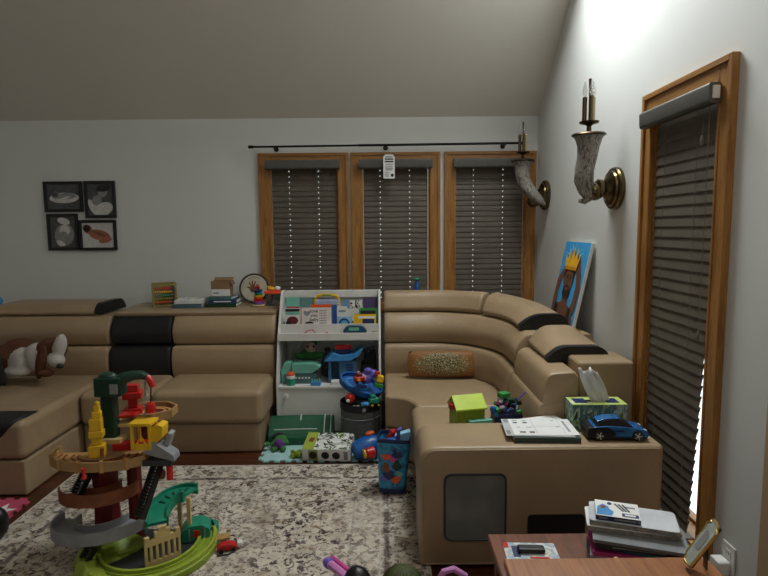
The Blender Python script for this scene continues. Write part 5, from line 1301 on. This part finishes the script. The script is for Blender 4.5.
# blister card with a dark marker
a = at_z(533, 553, ZT+.012)
t = thing('blister_pack', 'blister card with a dark marker pen on the teak table', 'blister pack', (a.x, 1.665, ZT+.001), -.05)
MB().prism(roundpoly([(-.082, -.05), (.082, -.05), (.082, .05), (-.082, .05)], .006), 0, .0016).build('card', speckle('printed_card', ['#d9dadb', '#a7b7c4', '#d8d4c8', '#b3c2a9'], 30, .4), t, local=True)
MB().prism(roundpoly([(-.082, .02), (-.066, .02), (-.066, .05), (-.082, .05)], .003), .0018, .0024).build('red_corner', 'red', t, local=True)
MB().prism(roundpoly([(-.058, -.03), (-.036, -.03), (-.036, .03), (-.058, .03)], .003), .0018, .0026).build('blue_logo', 'navy', t, local=True)
MB().box((.0, .0, .010), (.085, .032, .016)).build('marker', 'black', t, bevel=.006, local=True); MB().box((.02, -.033, .0022), (.06, .008, .0008)).build('red_band', 'red', t, local=True)
# little gilt frame
B0, B1 = Vector((.772, 1.385, ZN+.0125)), Vector((.764, 1.325, ZN+.0125)); up = Vector((.072, -.004, .122))
ex = (B1-B0).normalized(); uz = (up - ex*up.dot(ex)).normalized(); ey = uz.cross(ex)
t = thing('gilt_photo_frame', 'small tilted gilt edged photo frame on teak table by the outlet', 'photo frame', (B0+B1)/2); t.rotation_euler = Matrix((ex, ey, uz)).transposed().to_euler()
w, h = (B1-B0).length, up.length
MB().bb(-w/2+.008, w/2-.008, .001, .006, .008, h-.008).build('backing', 'dgrey', t, local=True)
oval = roundpoly([(-w/2+.006, .006), (w/2-.006, .006), (w/2-.006, h-.02), (w*.2, h-.008), (-w*.2, h-.004), (-w/2+.006, h-.02)], .02, 4)
Tf = Matrix.Rotation(PI/2, 4, 'X')
pic = MB().prism(oval, .0005, .002, Tf).build('picture', mat('pale_green_grey_picture', '#9fa79f', .3, var=.25, scale=25), t, local=True)
MB().prism(roundpoly([(-.012, .05), (.010, .05), (.013, .10), (-.010, .11)], .01), .0022, .003, Tf).build('drawn_figure', 'greyink', pic, local=True)
MB().tube([Tf @ Vector((x_+ .004*math.sin(i*1.3), y_, .0)) for i, (x_, y_) in enumerate(oval)], .004, 8, loop=True).build('gilt_rim', 'goldmetal', t, local=True)
MB().box((0, .026, .049), (.02, .003, .07), 0, .55).build('easel_strut', 'black', t, local=True)
# outlet and plug
t = thing('wall_outlet', 'white double wall outlet plate beside the right window casing', 'outlet', (RX-.001, 1.985, .25), -PI/2)
MB().bb(-.038, .038, -.006, 0, -.06, .06).build('plate', 'whitep', t, bevel=.003, local=True)
for z_ in (-.022, .022):
    o = MB().prism(roundpoly([(-.017, -.016), (.017, -.016), (.017, .016), (-.017, .016)], .006), .0062, .008, Matrix.Translation((0, 0, z_)) @ Matrix.Rotation(PI/2, 4, 'X')).build('socket', 'white', t, local=True)
    c = MB(); c.box((-.006, -.0083, z_+.003), (.002, .0008, .008)); c.box((.006, -.0083, z_+.003), (.002, .0008, .008)); c.build('slots', 'ink', o, local=True)
t = solo(MB().prism(roundpoly([(1.962, .192), (2.022, .192), (2.022, .25), (1.962, .25)], .012), 1.235, 1.28, Matrix(((0, 0, 1, 0), (1, 0, 0, 0), (0, 1, 0, 0), (0, 0, 0, 1)))), 'plug_adapter', 'whitep', 'chunky white plug adapter in the lower socket', 'plug', bevel=.006)

# ------------------------------------------------------------------ floor in front of the shelf
foam('pale teal foam play mat with puzzle edges before the shelf', 'foamteal', -.808, -.02, 3.495, 3.905)
t = foam('pink foam play mat with white star at the left edge', 'foampink', -2.60, -2.0, 2.70, 2.99)
p = at_z(3, 508, .0115); MB().prism([(p.x+(.085 if k % 2 == 0 else .036)*math.cos(k*PI/5+.3), 2.86+(.085 if k % 2 == 0 else .036)*math.sin(k*PI/5+.3)) for k in range(10)], .0104, .0112).build('star', 'paper', t)
FM = .0108
t = thing('folded_play_mat', 'folded dark green vinyl mat with white lines before the shelf', 'play mat', (-.59, 3.84, FM))
x0, x1 = -.815, -.365
pr = roundpoly([(3.765, FM), (3.90, FM), (3.915, .165), (3.885, .176), (3.86, .165), (3.80, .10), (3.768, .07)], [.008, .01, .02, .012, .03, .03, .025], 3)
MB().rings([[(x, y+(.008*math.sin(9*x)), z) for y, z in pr] for x in [x0+(x1-x0)*k/10 for k in range(11)]]).build('folded_sheet', 'matgreen', t, sharp=50)
pr2 = roundpoly([(3.735, FM+.001), (3.752, FM+.001), (3.758, .075), (3.744, .082), (3.732, .06)], .007, 3)
MB().rings([[(x, y+(.008*math.sin(9*x)), z) for y, z in pr2] for x in [x0+.05+(x1-x0-.16)*k/8 for k in range(9)]]).build('folded_flap', 'matgreen', t, sharp=50)
LP = [(3.7665, .03), (3.7665, .06), (3.775, .0785), (3.80, .1025), (3.83, .135), (3.86, .1665), (3.887, .178), (3.91, .172)]
def ln(pts): return [(x, y+.008*math.sin(9*x), z+.0005) for x, y, z in pts]
for xx_ in (-.43, -.385): MB().tube(ln([(xx_, y, z) for y, z in LP]), .0035, 6).build('white_line', 'paper', t)
MB().tube(ln([(-.60, 3.845, .152), (-.60, 3.86, .1665), (-.60, 3.887, .178), (-.60, 3.91, .172)]), .0035, 6).build('white_line', 'paper', t)
MB().tube(ln([(x, 3.80, .1025) for x in [-.78+.30*k/8 for k in range(9)]]), .0035, 6).build('white_line', 'paper', t)
p = at_z(281, 447, FM)
t = thing('plush_turtle', 'small green plush turtle with purple belly patch on foam mat', 'soft toy', (p.x, 3.665, FM))
x, yy = p.x, 3.665; S = .78
def w_(dx, dy, dz): return (x+dx*S, yy+dy*S, FM+dz*S)
def s_3(a, b, c_): return (a*S, b*S, c_*S)
blob('body', [(w_(0, .02, .056), s_3(.066, .05, .052), (0, 0, 0), 0), (w_(0, -.025, .066), s_3(.045, .03, .035), (0, .3, 0), 1), (w_(-.035, -.045, .025), s_3(.028, .03, .022), (0, 0, 0), 0), (w_(.04, -.045, .025), s_3(.028, .03, .022), (0, 0, 0), 0), (w_(.06, 0, .066), s_3(.025, .025, .03), (0, 0, 0), 0), (w_(-.05, 0, .05), s_3(.04, .022, .022), (0, 0, 0), 0), (w_(.01, .03, .095), s_3(.055, .04, .03), (0, 0, 0), 0)], ['plushgreen', 'purple'], t, .006)
MB().ell(w_(-.01, .05, .09), s_3(.065, .035, .045), 16).build('shell', 'plushblack', t)
o = MB().ell(w_(-.105, -.01, .055), s_3(.026, .024, .022), 12).build('head', 'plushgreen', t); MB().ell(w_(-.118, -.028, .064), .005, 8).build('eye', 'whitep', o)
# boxed game
t = thing('game_box', 'white comic print box with a lime end on the foam mat', 'box', (-.372, 3.565, FM+.0225), -.10); t.rotation_euler = (.20, 0, -.10)
w, d, h = .31, .20, .082
MB().bb(-w/2, w/2, -d/2, d/2, 0, h).build('carton', 'paper', t, bevel=.002, local=True)
MB().bb(-w/2+.075, w/2, -d/2, d/2, h+.0003, h+.0012).build('comic_top', 'comic', t, local=True)
o = MB().bb(-w/2, -w/2+.0745, -d/2, d/2, h+.0003, h+.0012).build('lime_end', 'lime', t, local=True)
MB().prism(roundpoly([(-w/2+.02, -.01), (-w/2+.055, -.02), (-w/2+.06, .03), (-w/2+.03, .04)], .008), h+.0013, h+.0019).build('printed_motif', 'brick', o, local=True)
Tb = Matrix.Translation((0, -d/2, h/2)) @ Matrix.Rotation(PI/2, 4, 'X')
MB().prism([(-w/2+.04, -.037), (-w/2+.10, -.037), (-w/2+.10, .037), (-w/2+.04, .037)], .0002, .001, Tb).build('green_side_panel', 'limed', t, local=True)
for x_ in (-.085, -.005, .065): MB().prism(arc(x_, 0, .026, 0, 360, 18, .026)[:-1], .0012, .002, Tb).build('round_picture', 'ink', t, local=True)
MB().prism([(.115, -.03), (.14, -.03), (.14, .03), (.115, .03)], .0002, .001, Tb).build('side_words', 'greyink', t, local=True)
p = at_z(299, 458, FM); t = thing('plush_sprout', 'small olive green leafy toy beside the white box', 'toy', (p.x-.02, 3.535, FM)); p = Vector((p.x-.02, 0, 0))
c = MB()
for k in range(9): a_ = k*2*PI/9; c.ell((p.x+.022*math.cos(a_), 3.535+.018*math.sin(a_), .032+.012*math.sin(k*2)), (.02, .012, .018), 8, a_)
c.build('leaves', 'limed', t); MB().ell((p.x, 3.535, .026), (.026, .024, .0155), 10).build('body', 'plushgreen', t)
# blaster
t = thing('toy_blaster', 'blue and red toy blaster lying beside the white box', 'toy', (-.108, 3.48, FM), .25); t.scale = (.92, .92, .92)
MB().lathe([(.03, -.11), (.062, -.095), (.075, -.03), (.075, .04), (.05, .10), (.03, .13)], (0, .04, .085), (1, .1, .25), 18).build('body', 'blue', t, local=True)
MB().lathe([(.03, 0), (.038, .008), (.038, .06), (.03, .066)], (-.035, -.06, .075), (1, .1, .1), 16).build('red_barrel', 'red', t, local=True)
MB().lathe([(.022, 0), (.032, .004), (.032, .012), (.022, .016)], (-.052, -.062, .073), (1, .1, .1), 16).build('yellow_ring', 'yellow', t, local=True)
MB().lathe([(.030, 0), (.036, .01), (.022, .05)], (.045, -.055, .06), (1, -.1, -.1), 14).build('blue_cap', 'sky', t, local=True)
MB().ell((.02, .05, .175), (.035, .022, .016), 12, 0, 0, -.15).build('orange_trigger', 'orange', t, local=True)
# fabric basket with cartoon print
zx = Matrix.Rotation(.07, 4, 'Y') @ Matrix.Rotation(-.10, 4, 'X')
t = thing('fabric_basket', 'blue fabric toy basket with cartoon print and navy rim', 'basket', (.040, 3.07, .0125), -.22); t.rotation_euler = (-.05, .03, -.12)
def ringb(wx, wy, z): return [(x_, y_, z) for x_, y_ in roundpoly([(-wx, -wy), (wx, -wy), (wx, wy), (-wx, wy)], .03, 4)]
H_ = .315
c = MB(); c.rings([ringb(.074, .068, .004), ringb(.076, .07, .03)]); c.build('bottom_band', 'navy', t, local=True)
c = MB(); c.rings([ringb(.0765, .0705, .031), ringb(.084, .077, .18), ringb(.092, .084, H_-.022), ringb(.088, .080, H_-.022), ringb(.080, .073, .18), ringb(.072, .066, .036)], cap=False)
R_ = c.build('print_body', 'bagprint', t, local=True, sharp=60)
c = MB(); c.rings([ringb(.0925, .0845, H_-.0215), ringb(.094, .086, H_), ringb(.088, .080, H_), ringb(.087, .079, H_-.0215)], cap=False, loop=True); c.build('navy_rim', 'navy', t, local=True)
MB().prism([p_[:2] for p_ in ringb(.069, .063, 0)], .006, .03).build('floor_pad', 'navy', t, local=True)
rv = random.Random(5)
for k, (u, v_, r_, m_) in enumerate(((-.5, .72, .022, 'orange'), (-.05, .70, .024, 'magenta'), (-.45, .48, .026, 'brick'), (.35, .55, .026, 'dgreen'), (-.2, .34, .030, 'navy'), (-.55, .25, .022, 'violet'), (.3, .22, .028, 'orange'), (.55, .35, .018, 'teall'), (.0, .5, .02, 'sky'), (.2, .8, .020, 'navy'), (.5, .78, .016, 'navy'))):
    z_ = .03+(H_-.06)*v_; wy = .0705+(.0845-.0705)*((z_-.03)/(H_-.05)); wx = .0765+.0155*((z_-.03)/(H_-.05))
    c = MB(); pts = [(u*wx*.86+(r_*(1+.35*math.sin(3*a_+k)))*math.cos(a_), r_*(1+.3*math.cos(2*a_+k))*math.sin(a_)) for a_ in [2*PI*i/14 for i in range(14)]]
    c.prism(pts, .0, .0012, Matrix.Translation((0, -wy-.0006, z_)) @ Matrix.Rotation(PI/2+.05, 4, 'X')); c.build('cartoon_patch', m_, R_, local=True)
hp = []
t2 = thing('toy_boat', 'pale blue and purple toy boat poking out of the fabric basket', 'toy', (.072, 3.09, .18), .0)
MB().prism(roundpoly([(-.055, 0), (.075, .03), (.07, .175), (-.05, .14)], .01), -.025, .025, Matrix.Rotation(PI/2, 4, 'X')).build('hull', mat('pale_sky_plastic', '#8ec6e4', .4), t2, bevel=.006, local=True); MB().tube([(.0, -.03, .13), (.002, -.035, .19), (.02, -.03, .195)], .011, 8).build('handle', 'violet', t2, local=True)
solo(MB().lathe([(.012, 0), (.02, .02), (.018, .10), (.006, .115)], (.0, 3.06, .27), (.5, 0, 1)), 'toy_skittle', 'red', 'red toy end poking out of the fabric basket', 'toy')
solo(MB().box((.03, 3.03, .30), (.05, .03, .06), .4, .2), 'toy_block', 'blue', 'dark blue toy block deep inside the fabric basket', 'toy block', bevel=.005)

# ------------------------------------------------------------------ hamper and its toys
hx, hy, hr, hz = -.172, 3.785, .137, .315
t = thing('mesh_hamper', 'round charcoal mesh hamper with black rim before white shelf', 'hamper', (hx, hy, FM))
c = MB(); c.lathe([(hr-.012, FM), (hr-.005, .02), (hr, .16), (hr, hz-.045)], (hx, hy, 0), seg=36, cap=False); c.lathe([(hr-.004, hz-.045), (hr-.006, .16), (hr-.016, .024), (.002, .022)], (hx, hy, 0), seg=36, cap=False); c.build('mesh_side', 'net', t)
MB().lathe([(hr+.001, hz-.05), (hr+.004, hz-.046), (hr+.004, hz), (hr-.003, hz), (hr-.003, hz-.05)], (hx, hy, 0), seg=36, cap=False).build('rim_band', 'black_leather', t)
MB().tube([(hx+(hr+.001)*math.cos(a_), hy+(hr+.001)*math.sin(a_), hz-.10) for a_ in [2*PI*k/36 for k in range(36)]], .003, 6, loop=True).build('stitched_band', 'grey', t)
MB().lathe([(.013, 0), (.013, .006), (.008, .008)], (hx+.03, hy-hr-.0, hz-.03), (0, -1, 0)).build('snap_button', 'grey', t)
HF = hz-.03
solo(MB().lathe([(hr-.012, 0), (hr-.010, .06), (.03, .10), (.001, .105)], (hx, hy, hz-.15), seg=24), 'toy_heap', speckle('dark_jumbled_toys', ['#17181b', '#23252b', '#3a2b2b', '#1f3048'], 22, .6), 'dark heap of small toys filling the mesh hamper', 'toys').__setitem__('kind', 'stuff')
# blue tilted track tray
t = thing('toy_track', 'tilted blue toy track tray lying across the mesh hamper', 'toy track', (-.172, 3.80, .405)); t.rotation_euler = (.42, .36, 0); t.scale = (.92, .92, .92)
pts = arc(0, 0, .165, 0, 360, 28, .10)[:-1]
MB().prism(pts, 0, .012).build('tray', 'blue', t, local=True)
c = MB(); c.band(arc(0, 0, .163, 0, 360, 40, .098), .009, -.004, .042); o = c.build('side_wall', 'blue', t, local=True)
c = MB(); c.band(arc(-.03, .0, .085, 0, 360, 26, .05), .014, .0125, .018); c.build('track_loop', 'sky', t, local=True)
p = at_y(365, 371, 3.75)
t = thing('plush_robot', 'white and violet plush figure on the blue track tray', 'soft toy', (p.x, 3.76, .44))
blob('body', [((p.x+.005, 3.77, .475), (.05, .035, .042), (0, 0, 0), 1), ((p.x-.025, 3.73, .485), (.032, .03, .03), (0, 0, 0), 0), ((p.x+.055, 3.77, .505), (.035, .028, .03), (0, 0, 0), 1), ((p.x+.02, 3.76, .53), (.03, .024, .022), (0, 0, 0), 1), ((p.x-.045, 3.74, .515), (.016, .014, .02), (0, 0, 0), 0)], [mat('pale_grey_plush', '#b5b8c4', .9), 'violet'], t, .006)
p = at_y(359, 379, 3.69); t = thing('toy_car', 'red toy car with yellow badge on the blue track tray', 'toy car', (p.x, 3.70, p.z-.03), .3)
MB().box((0, 0, .030), (.075, .05, .036)).build('body', 'red', t, bevel=.009, local=True); MB().box((.0, 0, .060), (.04, .042, .022)).build('cabin', 'dred', t, bevel=.007, local=True); MB().cyl((-.008, -.026, .03), (-.008, -.0285, .03), .011).build('badge', 'yellow', t, local=True)
for x_ in (-.022, .022):
    for s_ in (-1, 1): MB().cyl((x_, s_*.02, .011), (x_, s_*.028, .011), .011).build('wheel', 'black', t, local=True)
p = at_y(380, 377, 3.72); t = thing('toy_truck', 'yellow and green toy truck at right edge of blue tray', 'toy truck', (p.x-.012, 3.72, .42), .2)
MB().box((0, 0, .018), (.06, .045, .03), 0, 0, .3).build('bed', 'green', t, bevel=.005, local=True); MB().box((.012, 0, .062), (.046, .042, .05), 0, 0, .3).build('cabin', 'yellow', t, bevel=.008, local=True)
solo(MB().box((at_y(379, 371.5, 3.72).x-.01, 3.735, .518), (.03, .03, .026), .3), 'toy_block', 'red', 'small red block above the yellow toy truck', 'toy block', bevel=.004)
p = at_y(350, 394, 3.69); t = thing('toy_ladybird', 'round red toy with pale nose at left of hamper rim', 'toy', (p.x, 3.70, .325))
MB().ell((p.x, 3.70, .355), (.034, .03, .036), 14).build('shell', 'red', t); MB().ell((p.x-.012, 3.672, .345), (.013, .012, .012), 10).build('nose', 'whitep', t); MB().ell((p.x+.004, 3.672, .37), (.008, .006, .008), 8).build('yellow_spot', 'orange', t)
p = at_y(376, 396, 3.69); t = thing('toy_tractor', 'small green toy tractor on the right side of hamper', 'toy tractor', (p.x-.015, 3.69, .295), .35)
MB().box((0, 0, .045), (.07, .045, .04)).build('body', 'teal', t, bevel=.009, local=True); MB().box((-.008, 0, .075), (.036, .038, .026)).build('cabin', 'teal', t, bevel=.006, local=True)
for x_, r_ in ((-.022, .018), (.024, .014)):
    for s_ in (-1, 1):
        o = MB().cyl((x_, s_*.02, r_+.006), (x_, s_*.032, r_+.006), r_).build('wheel', 'black', t, local=True); MB().cyl((x_, s_*.0322, r_+.006), (x_, s_*.0335, r_+.006), r_*.5).build('hub', 'yellow', o, local=True)
p = at_y(367, 403, 3.67); solo(MB().ell((p.x, 3.685, .315), (.046, .024, .018), 14, 0, 0, .05), 'toy_scoop', 'sky', 'pale blue toy scoop at the front of hamper', 'toy')
for k, (x_, y_) in enumerate(((354, 403), (358, 404.5), (363, 406))):
    p = at_y(x_, y_, 3.67); solo(MB().ell((p.x, 3.672, .305), (.012, .009, .008), 8), 'toy_bead', 'whitep', 'small white bead inside the front rim of hamper', 'bead', 'white beads at the front of the hamper')

# ------------------------------------------------------------------ toys at the bottom edge
t = thing('doll_stroller', 'pink tubed doll stroller handle at the bottom edge of rug', 'doll stroller', (-.09, 1.80, .0105))
a, b = at_y(326, 561, 1.95), at_y(352, 582, 1.80)
MB().tube([a, a.lerp(b, .5), b, b+Vector((.03, -.08, -.14)), (-.10, 1.62, .06)], .0155, 10).build('handle_tube', 'pink', t); MB().lathe([(.018, -.012), (.0195, -.006), (.0195, .006), (.018, .012)], a.lerp(b, .12), b-a).build('grip_ring', 'violet', t)
MB().tube([a+Vector((.02, .02, -.0)), b+Vector((.02, .05, -.02)), (-.07, 1.86, .07)], .010, 8).build('side_tube', 'magenta', t)
p = at_y(357, 574, 1.80); MB().ell((p.x, 1.80, p.z-.035), (.05, .05, .06), 16).build('hood', 'black', t)
MB().tube([(-.12, 1.80, .20), (-.10, 1.78, .10), (-.08, 1.84, .06)], .012, 8).build('seat_tube', 'pink', t)
for x_, y_ in ((-.08, 1.60), (-.07, 1.88), (-.19, 1.62), (-.18, 1.90)): MB().lathe([(.02, -.01), (.034, -.008), (.034, .008), (.02, .01)], (x_, y_, .045), (1, 0, 0)).build('wheel', 'black', t)
c = MB(); c.tube([(-.08, 1.60, .045), (-.19, 1.62, .045)], .006, 6); c.tube([(-.07, 1.88, .045), (-.18, 1.90, .045)], .006, 6); c.tube([(-.135, 1.61, .045), (-.125, 1.89, .045)], .006, 6); c.build('axles', 'pink', t)
p = at_y(402, 565, 1.95)
t = thing('pleated_lantern', 'olive green pleated toy at the bottom edge near sofa arm', 'toy', (p.x, 1.90, .0105))
R = []
for k in range(9):
    a_ = PI*k/8*.5; r_ = .072*math.cos(a_)+.003; z_ = .21+.075*math.sin(a_)
    R.append([(p.x+r_*(1+.07*math.cos(18*b_))*math.cos(b_), 1.90+r_*(1+.07*math.cos(18*b_))*math.sin(b_), z_) for b_ in [2*PI*i/72 for i in range(72)]])
R = [[(x_, y_, .0115) for x_, y_, _ in R[0]]] + R
MB().rings(R).build('pleats', mat('olive_pleats', '#3d441a', .7, var=.3, scale=30), t)
t = thing('pink_hoop_basket', 'pink plastic toy basket handle at the bottom edge by the armrest', 'toy basket', (p.x+.17, 1.88, .0105))
x = p.x+.175
MB().tube([(x-.06, 1.90, .10), (x-.055, 1.90, .21), (x-.025, 1.90, .266), (x+.01, 1.90, .276), (x+.05, 1.90, .25), (x+.07, 1.90, .19), (x+.07, 1.90, .10)], .012, 10).build('handle', 'pink', t)
c = MB(); c.lathe([(.06, .0115), (.085, .10), (.082, .10), (.058, .016)], (x+.005, 1.90, 0), seg=24); c.build('bowl', 'pink', t)
p = at_z(2, 541, .012); solo(MB().ell((p.x-.03, p.y+.02, .0925), (.05, .05, .08), 16), 'toy_cone', 'black', 'black rounded toy cut by the left photo edge on the rug', 'toy')
